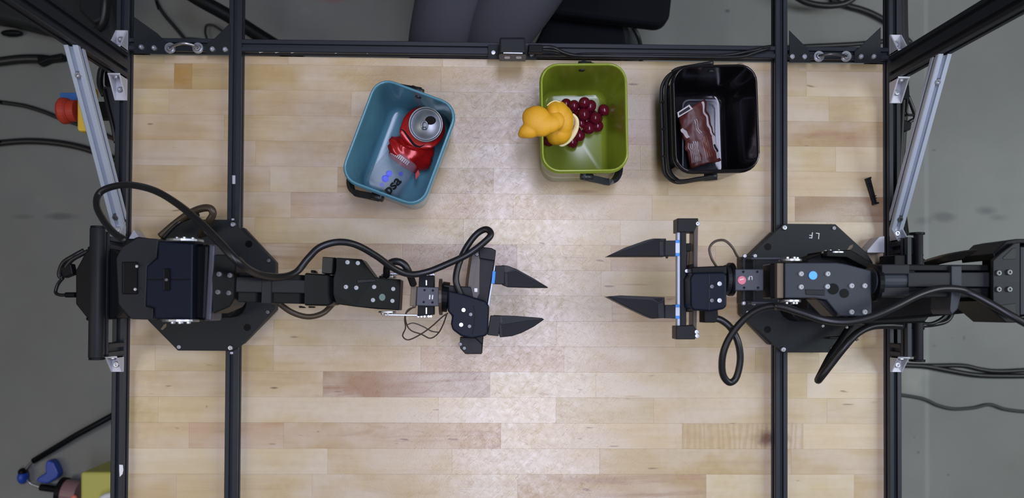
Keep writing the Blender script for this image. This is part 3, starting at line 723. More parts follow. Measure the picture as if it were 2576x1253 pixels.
# forearm
zf0 = .325
prism('forearm_tube', [(2285, 685), (2500, 685), (2500, 722), (2285, 722)], zf0, zf0 - .04, 'charcoal', B, bevel=.001)
for y0, y1 in ((666, 681), (724, 748)): prism('forearm_rail', [(2285, y0), (2496, y0), (2496, y1), (2285, y1)], zf0 - .003, zf0 - .036, 'black_plastic', B, bevel=.001)
prism('forearm_cuff', rect(2219, 665, 2288, 690), zf0 + .002, zf0 - .036, 'charcoal', B, bevel=.0012)
prism('forearm_cuff', rect(2219, 722, 2288, 747), zf0 + .002, zf0 - .036, 'charcoal', B, bevel=.0012)
cyl('forearm_core', P(2190, 706, zf0 - .018), P(2288, 706, zf0 - .018), .0165, 'slate_paint', B, seg=28)
cyl('roll_ring', P(2192, 712, zf0 - .018), P(2204, 712, zf0 - .018), .0235, 'black_plastic', B, seg=28)
prism('strap', [(2394, 668), (2420, 668), (2420, 735), (2410, 778), (2396, 792), (2390, 780), (2394, 735)], zf0 + .0022, zf0 - .042, 'slate_paint', B, bevel=.0015)
# wrist bracket
zb_ = .318
wr = prism('wrist_bracket', [(1975, 661), (2105, 661), (2125, 664), (2192, 681), (2193, 795), (2112, 795), (2080, 755), (2048, 749), (2020, 750), (1975, 750)], zb_, zb_ - .022, 'slate_paint', B, bevel=.0012)
bolts(wr, [(2015, 689), (2082, 689), (2015, 722), (2081, 721), (2142, 719), (2175, 719), (2142, 785), (2175, 785)], zb_ + .0006, .0032, 'pale_label')
disc('round_sticker', 2045, 693, zb_ + .0006, .0052, 'sticker_blue', wr, 'bright blue dot sticker')
for x, y, r_ in ((2096, 727, .0068), (2124, 738, .0056)): disc('cable_hole', x, y, zb_ + .0004, r_, 'black_gloss', wr, h=.0006)
prism('cable_slot', [(2026, 728), (2076, 729), (2076, 744), (2028, 742)], zb_ + .0012, zb_ - .002, 'charcoal', wr, bevel=.0008)
prism('bracket_rib', [(2054, 752), (2080, 756), (2110, 794), (2096, 796)], zb_ - .006, zb_ - .04, 'printed_black', B, bevel=.001)
prism('wrist_body', [(1938, 664), (1978, 660), (1978, 752), (1938, 750)], zb_ - .012, zb_ - .04, 'black_gloss', B, bevel=.001)
prism('wrist_strip', rect(1955, 662, 1971, 750), zb_ - .004, zb_ - .014, 'brown_edge', B, bevel=.0006, label='brown bare edge strip')
hub(B, 1988, 655, zb_ - .012, .0135, 1, 6, .008); hub(B, 1986, 757, zb_ - .012, .0135, -1, 6, .008)
for yy in (650, 762): prism('wrist_link', [(1890, yy - 3), (1985, yy - 3), (1985, yy + 3), (1890, yy + 3)], zb_ - .012, zb_ - .026, 'slate_paint', B, bevel=.0008)
zw = .290
prism('wrist_yoke', [(1868, 645), (1902, 645), (1902, 764), (1868, 764)], zw - .010, zw - .034, 'charcoal', B, bevel=.001)
for y0, y1 in ((652, 676), (731, 757)): prism('yoke_window', rect(1875, y0, 1895, y1), zw - .0095, zw - .013, 'black_gloss', B, bevel=.0004)
for x, y in ((1873, 644), (1899, 644), (1871, 763), (1897, 763)): bolt(B, x, y, zw - .008, .0026)
wm = prism('rotate_motor', rect(1850, 677, 1921, 731), zw + .004, zw - .03, 'motor_grey', B, bevel=.001)
disc('round_sticker', 1866, 705, zw + .0045, .0052, 'sticker_red', wr and wm, 'pink-red dot sticker')
prism('sticker_mark', [(1861, 703), (1871, 701), (1871, 703), (1861, 705)], zw + .0054, zw + .005, 'white_mark', wm, bevel=0)
text('pen_lettering', 'LF', P(1887, 699, zw + .0044), .0068, 'white_mark', wm, math.pi)
for xx, yy in ((1870, 684), (1905, 684), (1872, 724), (1907, 724)): bolt(wm, xx, yy, zw + .0042, .0015, 'black_plastic')
cyl('roll_bearing', P(1832, 703, zw - .018), P(1843, 703, zw - .018), .0215, 'black_plastic', B, seg=32)
cyl('bearing_flange', P(1822, 703, zw - .016), P(1833, 703, zw - .016), .0185, 'charcoal', B, seg=28)
gc = prism('gripper_cover', [(1744, 686), (1822, 684), (1829, 692), (1829, 770), (1822, 778), (1790, 783), (1746, 781), (1738, 772), (1737, 700)], .300, .25, 'navy_plastic', B, bevel=.004, seg=3)
bolts(gc, [(1809, 714), (1809, 756)], .3005, .0034, 'steel'); bolts(gc, [(1790, 721), (1790, 756)], .3005, .0028, 'dark_steel')
prism('cover_seam', rect(1783, 690, 1785, 780), .3006, .2995, 'charcoal', gc, bevel=0)
prism('gripper_neck', [(1740, 672), (1828, 668), (1829, 690), (1740, 690)], .290, .25, 'black_plastic', B, bevel=.0015)
prism('cable_port', [(1772, 780), (1806, 778), (1808, 805), (1800, 812), (1772, 812)], .285, .26, 'black_plastic', B, bevel=.001)
zr = .266
prism('rail_front', rect(1712, 549, 1727, 854), zr, zr - .022, 'printed_black', B, bevel=.001)
prism('rail_back', [(1745, 552), (1757, 560), (1752, 850), (1743, 854)], zr, zr - .022, 'brown_cable', B, bevel=.001)
for pts in ([(1704, 549), (1757, 549), (1757, 560), (1746, 584), (1704, 584)], [(1701, 820), (1745, 818), (1752, 830), (1749, 854), (1701, 854)]):
    e = prism('rail_block', pts, zr + .0015, zr - .022, 'printed_black', B, bevel=.001)
for x, y in ((1755, 563), (1752, 835), (1753, 845)): bolt(B, x, y, zr, .0032)
prism('linear_guide', rect(1704, 583, 1713, 821), zr - .004, zr - .015, 'alu', B, bevel=.0005, label='silver guide face')
for y0, y1 in ((612, 632), (771, 785)): prism('carriage', rect(1726, y0, 1739, y1), zr - .003, zr - .016, 'black_plastic', B, bevel=.0008)
cyl('push_rod', P(1731, 632, zr - .01), P(1729, 680, zr - .01), .0022, 'brown_cable', B, seg=10)
prism('crank_block', [(1733, 666), (1745, 664), (1752, 690), (1731, 690)], zr + .002, zr - .014, 'black_gloss', B, bevel=.001)
bolt(B, 1727, 682, zr + .003, .0028)
for y0, y1 in ((605, 643), (767, 801)):
    prism('tape_band', rect(1699, y0 - 1, 1710, y1 + 1), zr - .002, zr - .021, 'blue_tape', B, bevel=.0004, label='blue tape band')
    prism('finger_pad', rect(1698.5, y0 + 6, 1710.5, y1 - 6), zr - .0016, zr - .018, 'alu', B, bevel=.0004)
    prism('finger_base', rect(1673, y0, 1700, y1), zr - .001, zr - .024, 'charcoal', B, bevel=.0008)
wedge_finger(B, [(1676, 600), (1676, 645), (1620, 645), (1527, 645), (1575, 622), (1626, 604), (1643, 600)], zr - .002, .022, [(1658, 607), (1668, 606), (1669, 644), (1659, 644)], [(1643, 600), (1675, 600), (1668, 606), (1640, 606), (1590, 624), (1528, 644), (1575, 622), (1626, 604)], [(1646, 601), (1662, 601), (1662, 604), (1644, 605)])
wedge_finger(B, [(1672, 748), (1674, 800), (1642, 802), (1626, 796), (1580, 774), (1526, 746), (1560, 743)], zr - .002, .022, [(1654, 764), (1670, 758), (1671, 800), (1656, 801)], [(1527, 746), (1560, 743), (1672, 748), (1670, 758), (1656, 764), (1640, 756), (1570, 752)], [(1643, 751), (1667, 750), (1666, 756), (1656, 761)])
prism('finger_screw', [(1676, 645), (1682, 645), (1680, 650), (1678, 650)], zr - .004, zr - .01, 'black_plastic', B, bevel=0)
# cables of the right arm
cable('arm_cable', [(1795, 800, .28), (1815, 806, .282), (1838, 825, .285), (1856, 860, .285), (1862, 905, .28), (1852, 950, .275), (1834, 962, .275), (1818, 940, .28), (1818, 895, .288), (1835, 850, .295), (1870, 805, .305), (1910, 778, .315), (1955, 770, .325), (2010, 785, .335), (2070, 804, .345), (2130, 810, .35), (2190, 798, .352), (2250, 772, .352), (2310, 742, .348), (2360, 727, .342), (2408, 727, .338), (2440, 737, .338), (2490, 763, .345), (2540, 792, .352), (2600, 825, .355)], .0045, 'cable', B, n=7)
cable('thin_wire', [(1803, 672, .28), (1790, 650, .285), (1785, 625, .285), (1798, 608, .285), (1822, 605, .285), (1842, 622, .285), (1855, 645, .28), (1866, 656, .275)], .0016, 'brown_cable', B)
cable('base_cable', [(2268, 820, .11), (2230, 818, .12), (2190, 822, .125), (2155, 840, .13), (2125, 872, .13), (2095, 910, .12), (2068, 945, .11), (2058, 957, .10), (2066, 940, .095), (2090, 895, .09), (2115, 858, .07), (2140, 818, .05)], .0055, 'cable', B)
cable('upper_cable', [(2335, 662, .20), (2380, 650, .24), (2440, 640, .27), (2500, 637, .30)], .006, 'cable', B)
cable('small_wire', [(2085, 850, .035), (2120, 848, .035), (2140, 835, .04)], .0018, 'cable', B)
for x, y in ((2070, 820), (1880, 785), (2130, 823)): bolt(B, x, y, .08 if x > 2000 else .031, .0024)
tie = prism('cable_tie_end', [(2152, 850), (2157, 848), (2161, 855), (2156, 858)], .13, .125, 'brown_cable', B, bevel=0)
cable('cable_tie', [(1946, 764, .325), (1951, 770, .332), (1953, 778, .325)], .0016, 'cable', B)

# ------------------------------------------------------------------ electronics boxes clamped outside the bumpers
def octbox(name, pts, z0, z1, label, plug):
    o = thing(name, label, 'electronics box', P(pts[0][0], pts[0][1], z1))
    b = prism('case', pts, z0, z1, 'black_plastic', o, bevel=.002)
    return o, b
EL, b = octbox('electronics_box', [(235, 622), (262, 615), (300, 640), (330, 680), (330, 760), (296, 800), (235, 806), (218, 800), (190, 765), (190, 680), (216, 632)], .070, .0215, 'black chamfered electronics box behind the left bumper bar', None)
bolts(b, [(226, 625), (222, 802)], .071, .003, 'black_plastic')
cable('plug_cable', [(212, 630, .05), (185, 645, .055), (160, 662, .05), (150, 690, .045), (158, 700, .045)], .004, 'cable', EL)
cable('plug_cable', [(158, 700, .045), (146, 715, .04), (140, 735, .04), (150, 742, .045), (170, 742, .05)], .0026, 'cable', EL)
cyl('plug', P(166, 742, .05), P(191, 742, .055), .0042, 'black_plastic', EL, seg=12)
prism('plug_block', [(150, 672), (178, 662), (184, 690), (158, 700)], .06, .045, 'black_plastic', EL, bevel=.002)
cable('plug_cable', [(160, 680, .055), (180, 655, .06), (205, 640, .06), (222, 632, .06)], .0035, 'cable', EL)
ER, b = octbox('electronics_box', [(2250, 640), (2310, 640), (2332, 655), (2352, 680), (2352, 782), (2325, 812), (2310, 830), (2250, 820)], .070, .0215, 'black chamfered electronics box behind the right bumper bar', None)
bolts(b, [(2318, 642), (2321, 826)], .071, .003, 'black_plastic')
cable('plug_cable', [(2318, 819, .06), (2350, 816, .058), (2380, 808, .055), (2394, 790, .055), (2396, 770, .06)], .0038, 'cable', ER)
cable('plug_cable', [(2318, 814, .06), (2345, 814, .062), (2372, 800, .06), (2386, 780, .06)], .003, 'cable', ER)
prism('plug_block', [(2364, 762), (2384, 756), (2400, 762), (2398, 782), (2384, 782), (2364, 772)], .07, .05, 'black_plastic', ER, bevel=.002)

# ------------------------------------------------------------------ camera on the rear rail
DC = thing('depth_camera', 'small black depth camera clamped to the middle of the rear rail', 'camera', P(1288, 140, .02))
mp_ = prism('mount_plate', [(1227, 113), (1250, 112), (1330, 114), (1350, 116), (1350, 150), (1227, 148)], .0235, .0203, 'black_paint', DC, bevel=.0006)
bolts(mp_, [(1241, 133), (1337, 137)], .0245, .0040)
bm = bmesh.new()
add_loft(bm, [P(x, y, .066) for x, y in ((1256, 94), (1322, 94), (1322, 132), (1256, 132))], [P(x, y, .036) for x, y in ((1258, 97), (1320, 97), (1322, 152), (1256, 152))])
put('body', bm, 'charcoal', DC, bevel=.003)
bm = bmesh.new()
add_loft(bm, [P(x, y, .0625) for x, y in ((1258, 135), (1320, 136), (1324, 139), (1322, 155), (1256, 154), (1254, 139))], [P(x, y, .038) for x, y in ((1258, 130), (1320, 131), (1322, 134), (1321, 149), (1257, 148), (1256, 134))])
put('face', bm, 'lens_glass', DC, bevel=.001)
prism('face_edge', [(1266, 131), (1315, 132), (1315, 135), (1266, 134)], .0645, .060, 'steel', DC, bevel=.0004, label='bright front edge')
for x in (1276, 1305): prism('lens', rrect(x - 7, 142, x + 7, 148, 2.5), .0632, .061, 'lens', DC, bevel=0)
prism('stem', rect(1276, 120, 1302, 142), .037, .0235, 'black_plastic', DC, bevel=.001)
prism('usb_plug', [(1329, 111), (1366, 112), (1366, 131), (1329, 130)], .050, .036, 'black_plastic', DC, bevel=.0015)
cable('usb_cable', [(1360, 119, .044), (1390, 120, .042), (1415, 132, .034), (1450, 140, .024), (1520, 141, .0225), (1640, 142, .0225), (1760, 144, .0225), (1860, 143, .0225), (1900, 132, .024), (1925, 124, .022), (1960, 121, .0)], .0034, 'cable', DC)
cable('usb_cable', [(1360, 125, .044), (1395, 128, .04), (1430, 139, .028), (1470, 136.5, .0225), (1560, 137, .0225), (1700, 138, .0225), (1820, 139, .0225), (1890, 128, .026), (1930, 118, .02), (1965, 116, .0)], .0026, 'cable', DC)

# ------------------------------------------------------------------ the three bins
def rr_pts(w, l, r, n=6):
    out = []
    for cx, cy, a0 in ((w / 2 - r, l / 2 - r, 0), (-w / 2 + r, l / 2 - r, 90), (-w / 2 + r, -l / 2 + r, 180), (w / 2 - r, -l / 2 + r, 270)):
        for i in range(n + 1):
            a = math.radians(a0 + 90 * i / n); out.append(Vector((cx + r * math.cos(a), cy + r * math.sin(a), 0)))
    return out
BH = .130
def bin_(label, cx, cy, ang, w, l, matn, side, hz, taper=.87, taper_l=.94, ladder=False):
    c = P(cx, cy, BH); c.z = 0.0003
    Mx = Matrix.Translation(c) @ Matrix.Rotation(ang, 4, 'Z')
    o = thing('waste_bin', label, 'bin', c, 'plastic waste bins along the rear of the worktop')
    rad = .026
    def ring(bm, z, e, fl=0):
        t = taper + (1 - taper) * z / BH; tl = taper_l + (1 - taper_l) * z / BH
        return [bm.verts.new(Mx @ (Vector((p.x, p.y, z)))) for p in rr_pts(w * t - 2 * e, l * tl - 2 * e, max(.006, rad * t - e))]
    bm = bmesh.new()
    prof = [(.004, .006), (0, .0), (.0015, -.000), (.004, -.0), (.060, 0), (BH - .016, 0), (BH - .0155, -.0022), (BH - .006, -.0022), (BH - .0055, -.0006), (BH - .001, -.0007), (BH, .0002), (BH + .0002, .0016), (BH - .0008, .0026), (BH - .004, .0027), (.05, .0024), (.012, .0024), (.0055, .0050), (.0032, .011)]
    prof[0] = (0, .004)
    prof = [(0, .006), (.0012, .002), (.005, 0)] + prof[4:]
    rs = [ring(bm, z, e) for z, e in prof]; n = len(rs[0])
    for a, b in zip(rs, rs[1:]):
        for i in range(n): bm.faces.new((a[i], a[(i + 1) % n], b[(i + 1) % n], b[i]))
    bm.faces.new(list(reversed(rs[0]))); bm.faces.new(rs[-1])
    bod = put('body', bm, matn, o, smooth=True, bevel=0)
    # pivots
    for s in (-1, 1):
        pc = Vector((0, s * (l / 2 * .985), BH - .020))
        bm = bmesh.new(); add_cyl(bm, Mx @ (pc + Vector((0, -s * .004, 0))), Mx @ (pc + Vector((0, s * .0065, 0))), .0045, seg=14)
        put('pivot', bm, 'handle_black', o, bevel=.0006)
    # swung-down carrying handle
    hw = w / 2 + .0015; hl = l / 2 + .0055; z0 = BH - .020; z1 = BH - .020 - hz
    path = [Vector((0, -hl, z0)), Vector((side * hw * .35, -hl - .001, z0 - hz * .33)), Vector((side * hw * .74, -hl - .001, z0 - hz * .72)), Vector((side * hw * .95, -hl + .012, z0 - hz * .94)), Vector((side * hw, -hl + .034, z1)),
            Vector((side * hw, 0, z1)), Vector((side * hw, hl - .034, z1)), Vector((side * hw * .95, hl - .012, z0 - hz * .94)), Vector((side * hw * .74, hl + .001, z0 - hz * .72)), Vector((side * hw * .35, hl + .001, z0 - hz * .33)), Vector((0, hl, z0))]
    down = Vector((side * .35, 0, -.94)).normalized()
    bm = bmesh.new(); pp = spline(path, 6)
    if ladder:
        inr = [Vector((p.x * .985, p.y * .985, p.z)) for p in pp]
        for q, dz in ((pp, 0), ([Vector((p.x * .93 if abs(p.x) > .05 else p.x, p.y, p.z + .013)) for p in pp], 0)):
            add_tube(bm, [Mx @ p for p in q], .0028, 8, 1.2)
        for yy in (-.5, 0.0, .5):
            add_tube(bm, [Mx @ Vector((side * hw, yy * hl, z1)), Mx @ Vector((side * hw * .965, yy * hl, z1 + .007)), Mx @ Vector((side * hw * .93, yy * hl, z1 + .013))], .0024, 8)
    else:
        secs = []
        for i, p in enumerate(pp):
            t = (pp[min(i + 1, len(pp) - 1)] - pp[max(i - 1, 0)]).normalized()
            wdir = Vector((side * hw, 0, -hz)).normalized()           # in the plane of the handle, away from the hinge
            wdir = (wdir - t * wdir.dot(t)); wdir = wdir.normalized() if wdir.length > .2 else Vector((0, 0, -1))
            nd = t.cross(wdir).normalized(); a, b_ = .0032, .0052
            secs.append([bm.verts.new(Mx @ (p + wdir * a * u + nd * b_ * v)) for u, v in ((-1, -1), (1, -1), (1, 1), (-1, 1))])
        for s0, s1 in zip(secs, secs[1:]):
            for i in range(4): bm.faces.new((s0[i], s0[(i + 1) % 4], s1[(i + 1) % 4], s1[i]))
        bm.faces.new(secs[0]); bm.faces.new(list(reversed(secs[-1])))
    h = put('carry_handle', bm, 'handle_black', o, smooth=ladder, bevel=0 if ladder else .0008); h['label'] = 'black carrying handle'
    bm = bmesh.new()
    for s in (-1, 1):
        add_tube(bm, [Mx @ Vector((-.004 * side, s * (hl - .001), z0)), Mx @ Vector((side * .014, s * hl, z0 - .004))], .0052, 10)
    put('hinge_cap', bm, 'handle_black', o, smooth=True)
    return o, Mx
BB, MB_ = bin_('sky-blue plastic bin holding a crushed red can', 1004, 357, -math.radians(20), .1265, .1585, 'bin_blue', -1, .062)
BG, MG = bin_('lime-green plastic bin with orange peel and red grapes', 1470, 295, math.radians(1.2), .1255, .1575, 'bin_green', 1, .060)
BK, MK = bin_('black plastic bin holding a torn snack wrapper', 1802, 297, math.radians(2), .1240, .1560, 'bin_black', -1, .050, ladder=True)

# ------------------------------------------------------------------ crushed can in the blue bin
def can():
    lid_c = P(1071, 313, .066); ax = Vector((-.10, -.16, 1)).normalized()       # lid faces up, leaning slightly
    o = thing('soda_can', 'crushed red drink can with its silver lid up in blue bin', 'can', Vector((lid_c.x, lid_c.y, .004)))
    e = Vector((1, 0, 0)); e = (e - ax * e.dot(ax)).normalized(); g = ax.cross(e)
    def lathe(prof, seg=40, squash=None):
        bm = bmesh.new(); rs = []
        for r_, h_ in prof:
            rs.append([bm.verts.new(lid_c + ax * h_ + (e * math.cos(2 * math.pi * i / seg) + g * math.sin(2 * math.pi * i / seg)) * r_) for i in range(seg)])
        for a, b in zip(rs, rs[1:]):
            for i in range(seg): bm.faces.new((a[i], a[(i + 1) % seg], b[(i + 1) % seg], b[i]))
        bm.faces.new(list(reversed(rs[0]))); bm.faces.new(rs[-1]); return bm
    lid = put('lid', lathe([(.0235, -.006), (.0262, -.004), (.0270, -.001), (.0268, .0008), (.0255, .0012), (.0243, .0005), (.0236, -.004), (.0226, -.0045), (.0215, -.003), (.0001, -.0026)]), 'can_lid', o, smooth=True)
    lid['label'] = 'silver lid'
    def on(u, v, h_=0): return lid_c + e * u + g * v + ax * h_
    bm = bmesh.new()
    pts = [on(.0070 + .0085 * math.cos(a), .0062 + .0066 * math.sin(a), -.0023) for a in [2 * math.pi * i / 16 for i in range(16)]]
    add_loft(bm, pts, [p - ax * .0006 for p in pts]); put('mouth', bm, 'can_dark', lid)
    bm = bmesh.new()
    add_tube(bm, [on(-.0020 + .0046 * math.cos(a), -.0012 + .0062 * math.sin(a), .0002) for a in [2 * math.pi * i / 18 for i in range(18)]], .0014, 8, closed=True)
    add_tube(bm, [on(-.0055, -.0062, .0), on(.0015, -.0060, .0)], .0024, 8)
    put('pull_tab', bm, 'can_lid', lid, smooth=True)
    # crumpled body: a round shoulder under the lid, then a pinched and folded wall lying over
    bm = bmesh.new(); seg = 56; rows_ = 34; rs = []
    cl = spline([lid_c - ax * .005, P(1061, 328, .050), P(1047, 360, .040), P(1031, 388, .034), P(1013, 412, .028)], 9)
    rad = lambda t: .0240 + .0100 * min(1, t * 6) - .0060 * math.exp(-((t - .42) / .10) ** 2) + .004 * math.exp(-((t - .72) / .15) ** 2) - .006 * max(0, t - .85) / .15
    for j in range(rows_ + 1):
        t = j / rows_; x_ = t * (len(cl) - 1); i0 = min(int(x_), len(cl) - 2); q = cl[i0].lerp(cl[i0 + 1], x_ - i0)
        d = (cl[i0] - cl[i0 + 1]).normalized(); d = ax.lerp(d, min(1, t * 1.6)).normalized()
        u = Vector((.85, .52, 0)); u = (u - d * u.dot(d)).normalized(); v = d.cross(u)
        fl = 1 - .42 * min(1, max(0, t * 2.4 - .35)); ring_ = []
        for i in range(seg):
            a = 2 * math.pi * i / seg; f = 1.0
            p_ = Vector((math.cos(a) * 1.0, math.sin(a) * 1.0, t * 3.4))
            k = min(1, max(0, (t - .16) * 5))
            f += k * (.26 * (.32 - abs(noise.noise(p_ + Vector((3.1, 7.7, 1.3))))) + .15 * (.25 - abs(noise.noise(p_ * 2.1 + Vector((9, 1, 4))))) + .07 * (.2 - abs(noise.noise(p_ * 4.5))))
            ring_.append(bm.verts.new(q + u * math.cos(a) * rad(t) * f + v * math.sin(a) * rad(t) * fl * f))
        rs.append(ring_)
    for a, b in zip(rs, rs[1:]):
        for i in range(seg): bm.faces.new((a[i], a[(i + 1) % seg], b[(i + 1) % seg], b[i]))
    bm.faces.new(rs[0]); bm.faces.new(list(reversed(rs[-1])))
    for v in bm.verts: v.co.z = max(v.co.z, .0065)
    bm.normal_update(); tree = BVHTree.FromBMesh(bm)
    put('can_body', bm, 'can_red', o, smooth=True)
    # dark lettering band around the neck and pale strip at the cut end
    ray0 = Vector((0, 0, D)); stroke = []
    for x, y in [(v.x, v.y) for v in spline([Vector((x, y, 0)) for x, y in ((1000, 324), (1014, 328), (1028, 346), (1042, 364), (1056, 369), (1068, 364))], 6)]:
        hit = tree.ray_cast(ray0, (P(x, y, 0) - ray0).normalized())[0]
        if hit is not None: stroke.append(hit)
    bm = bmesh.new(); add_tube(bm, stroke, lambda t: .0004 + .0016 * math.sin(math.pi * t), 6, .35); put('print_line', bm, 'can_dark', o, smooth=True)
    bm = bmesh.new(); add_loft(bm, [P(x, y, .040) for x, y in ((1045, 437), (1052, 427), (1056, 438), (1045, 453))], [P(x, y, .030) for x, y in ((1044, 437), (1052, 425), (1054, 440), (1043, 453))])
    put('torn_edge', bm, 'can_red', o)
can()

# ------------------------------------------------------------------ clear cup in the blue bin
def cup():
    a = P(1015, 396, .033); b = P(960, 472, .035)
    ax = (b - a).normalized(); e = Vector((0, 0, 1)); e = (e - ax * e.dot(ax)).normalized(); g = ax.cross(e)
    Lc = (b - a).length; seg = 40
    o = thing('plastic_cup', 'clear plastic cup with blue dots and black letters lying in blue bin', 'cup', Vector((a.x, a.y, .005)))
    bm = bmesh.new(); rs = []
    prof = [(.0262, 0), (.0268, .001), (.0264, .003), (.0300, Lc), (.0288, Lc), (.0252, .003), (.0250, 0)]
    rad = lambda h: .0264 + .0036 * h / Lc
    def pt(r_, h_, th): return a + ax * h_ + (e * math.cos(th) + g * math.sin(th) * 1.0) * r_
    for r_, h_ in prof: rs.append([bm.verts.new(pt(r_, h_, 2 * math.pi * i / seg)) for i in range(seg)])
    for p, q in zip(rs, rs[1:] + rs[:1]):
        for i in range(seg): bm.faces.new((p[i], p[(i + 1) % seg], q[(i + 1) % seg], q[i]))
    c = [bm.verts.new(pt(.0256, .0015, 2 * math.pi * i / seg)) for i in range(seg)]; bm.faces.new(c)
    put('cup_wall', bm, 'cup_clear', o, smooth=True)
    bm = bmesh.new()
    def patch(t0, t1, h0, h1, n=4):
        vs = []
        for k in range(n + 1):
            th = t0 + (t1 - t0) * k / n
            vs.append([bm.verts.new(pt(rad(h) + .0003, h, th)) for h in (h0, h1)])
        for k in range(n): bm.faces.new((vs[k][0], vs[k + 1][0], vs[k + 1][1], vs[k][1]))
    for k in range(11): patch(-.62 + k * .12, -.62 + k * .12 + .07, .004, .010, 1)
    patch(-.66, .74, .0033, .0042, 8)
    put('printed_ticks', bm, 'print_pale', o)
    def find(x, y):                              # the spot on the cup that shows at a pixel
        best = None
        for i in range(60):
            for k in range(-40, 41):
                h, th = Lc * i / 60, k * .035
                q = proj(pt(rad(h), h, th)); e_ = (q[0] - x) ** 2 + (q[1] - y) ** 2
                if best is None or e_ < best[0]: best = (e_, h, th)
        return best[1:]
    for x, y, rr in ((978, 437, .0048), (969, 450, .0055), (1008, 437, .0036), (954, 473, .0034)):
        h, th = find(x, y); q = rad(h) + .0004; n = 18
        bm = bmesh.new(); vs = [bm.verts.new(pt(q, h + rr * math.cos(2 * math.pi * i / n), th + rr / q * math.sin(2 * math.pi * i / n))) for i in range(n)]
        bm.faces.new(vs); put('blue_dot', bm, 'print_blue' if rr > .004 else 'print_blue_faint', o)
    h, th = find(986, 466); nrm = (e * math.cos(th) + g * math.sin(th)).normalized()
    X = Vector((.72, .69, 0)); X = (X - nrm * X.dot(nrm)).normalized(); Yv = nrm.cross(X)
    text('lettering', 'psa', pt(rad(h) + .0012, h, th), .0225, 'print_black', o, 0, tilt=Matrix((X, Yv, nrm)).transposed(), bold=.0007)
cup()

# ------------------------------------------------------------------ orange peel and grapes
def peel():
    o = thing('orange_peel', 'curled orange peel draped over the left rim of green bin', 'orange peel', P(1380, 310, .10))
    zc = BH + .004
    flap = [(1350, 301, .131, 36, 36, .013, .0), (1338, 296, .129, 25, 27, .012, .2), (1336, 327, .127, 32, 21, .011, .25), (1320, 335, .123, 18, 13, .010, .3), (1362, 312, .130, 32, 33, .013, 0),
            (1384, 312, .131, 28, 24, .010, .35), (1397, 304, .129, 24, 24, .008, .3)]
    cap = [(1392, 288, .116, 22, 32, .018, .1), (1402, 288, .110, 32, 35, .020, .2), (1415, 306, .104, 29, 42, .021, 0), (1410, 331, .098, 30, 34, .020, -.3), (1400, 340, .096, 26, 26, .018, 0), (1395, 318, .100, 30, 40, .018, 0)]
    for nm, blobs in (('peel_flap', flap), ('peel_cap', cap)):
        bm = bmesh.new()
        for x, y, z, rx, ry, rz, an in blobs:
            s = PPM(z); m = Matrix.Translation(P(x, y, z)) @ Matrix.Rotation(an, 4, 'Z') @ Matrix.Diagonal((rx / s, ry / s, rz, 1))
            bmesh.ops.create_uvsphere(bm, u_segments=20, v_segments=12, radius=1, matrix=m)
        ob = put(nm, bm, 'peel', o, smooth=True)
        r_ = ob.modifiers.new('union', 'REMESH'); r_.mode = 'VOXEL'; r_.voxel_size = .0013; r_.use_smooth_shade = True
        sm = ob.modifiers.new('smooth', 'SMOOTH'); sm.iterations = 6; sm.factor = .6
    # pale pith rim on the cut edge
    bm = bmesh.new()
    path = [P(1441, 286, .108), P(1450, 300, .104), P(1450, 318, .098), P(1443, 336, .094), P(1430, 353, .090), P(1414, 364, .088), P(1404, 362, .089)]
    add_tube(bm, spline(path, 8), lambda t: .0008 + .0032 * math.sin(math.pi * min(1, max(0, t))) ** .6, 12, 1.3)
    p = put('pith_edge', bm, 'pith', o, smooth=True); p['label'] = 'pale pith edge'
    bm = bmesh.new()
    add_tube(bm, spline([P(1376, 266, .126), P(1385, 258, .126), P(1397, 254, .124), P(1410, 257, .122)], 6), .0008, 8)
    put('pith_edge', bm, 'pith', o, smooth=True)
    cable('fold', [(1322, 313, .1350), (1332, 311, .1368), (1341, 308, .1376)], .0006, 'brown_edge', o, n=5, seg=6)
peel()
def grapes():
    pts = [(1470, 258, .040), (1444, 266, .030), (1485, 267, .028), (1469, 287, .036), (1519, 277, .020), (1497, 297, .030), (1481, 322, .026), (1503, 318, .018), (1461, 309, .022), (1457, 341, .022), (1440, 358, .016),
           (1424, 262, .018), (1455, 275, .018), (1487, 290, .016), (1475, 305, .016), (1490, 312, .018), (1447, 330, .014), (1380, 355, .014), (1430, 345, .014), (1502, 298, .014), (1425, 290, .014)]
    o = thing('grape_bunch', 'small bunch of dark red grapes on floor of green bin', 'grapes', P(1470, 300, .0035))
    bm = bmesh.new(); bmesh.ops.create_uvsphere(bm, u_segments=20, v_segments=14, radius=1)
    for f in bm.faces: f.smooth = True
    me = bpy.data.meshes.new('grape'); bm.to_mesh(me); bm.free(); me.materials.append(M['grape'])
    for i, (x, y, z) in enumerate(pts):
        g = link('grape', me, 'grape', o)
        g.location = P(x, y, z) - o.location
        r_ = random.uniform(.0086, .0098); q = random.uniform(1.0, 1.18)
        g.scale = (r_ * q, r_, r_); g.rotation_euler = (random.uniform(-.4, .4), random.uniform(-.5, .5), random.uniform(0, 3))
    cable('stem', [(1452, 316, .034), (1460, 321, .033), (1463, 327, .028), (1468, 318, .022)], .0009, 'grape_stem', o)
    cable('stem', [(1460, 300, .02), (1475, 296, .022), (1495, 290, .02)], .0011, 'grape_stem', o)
grapes()

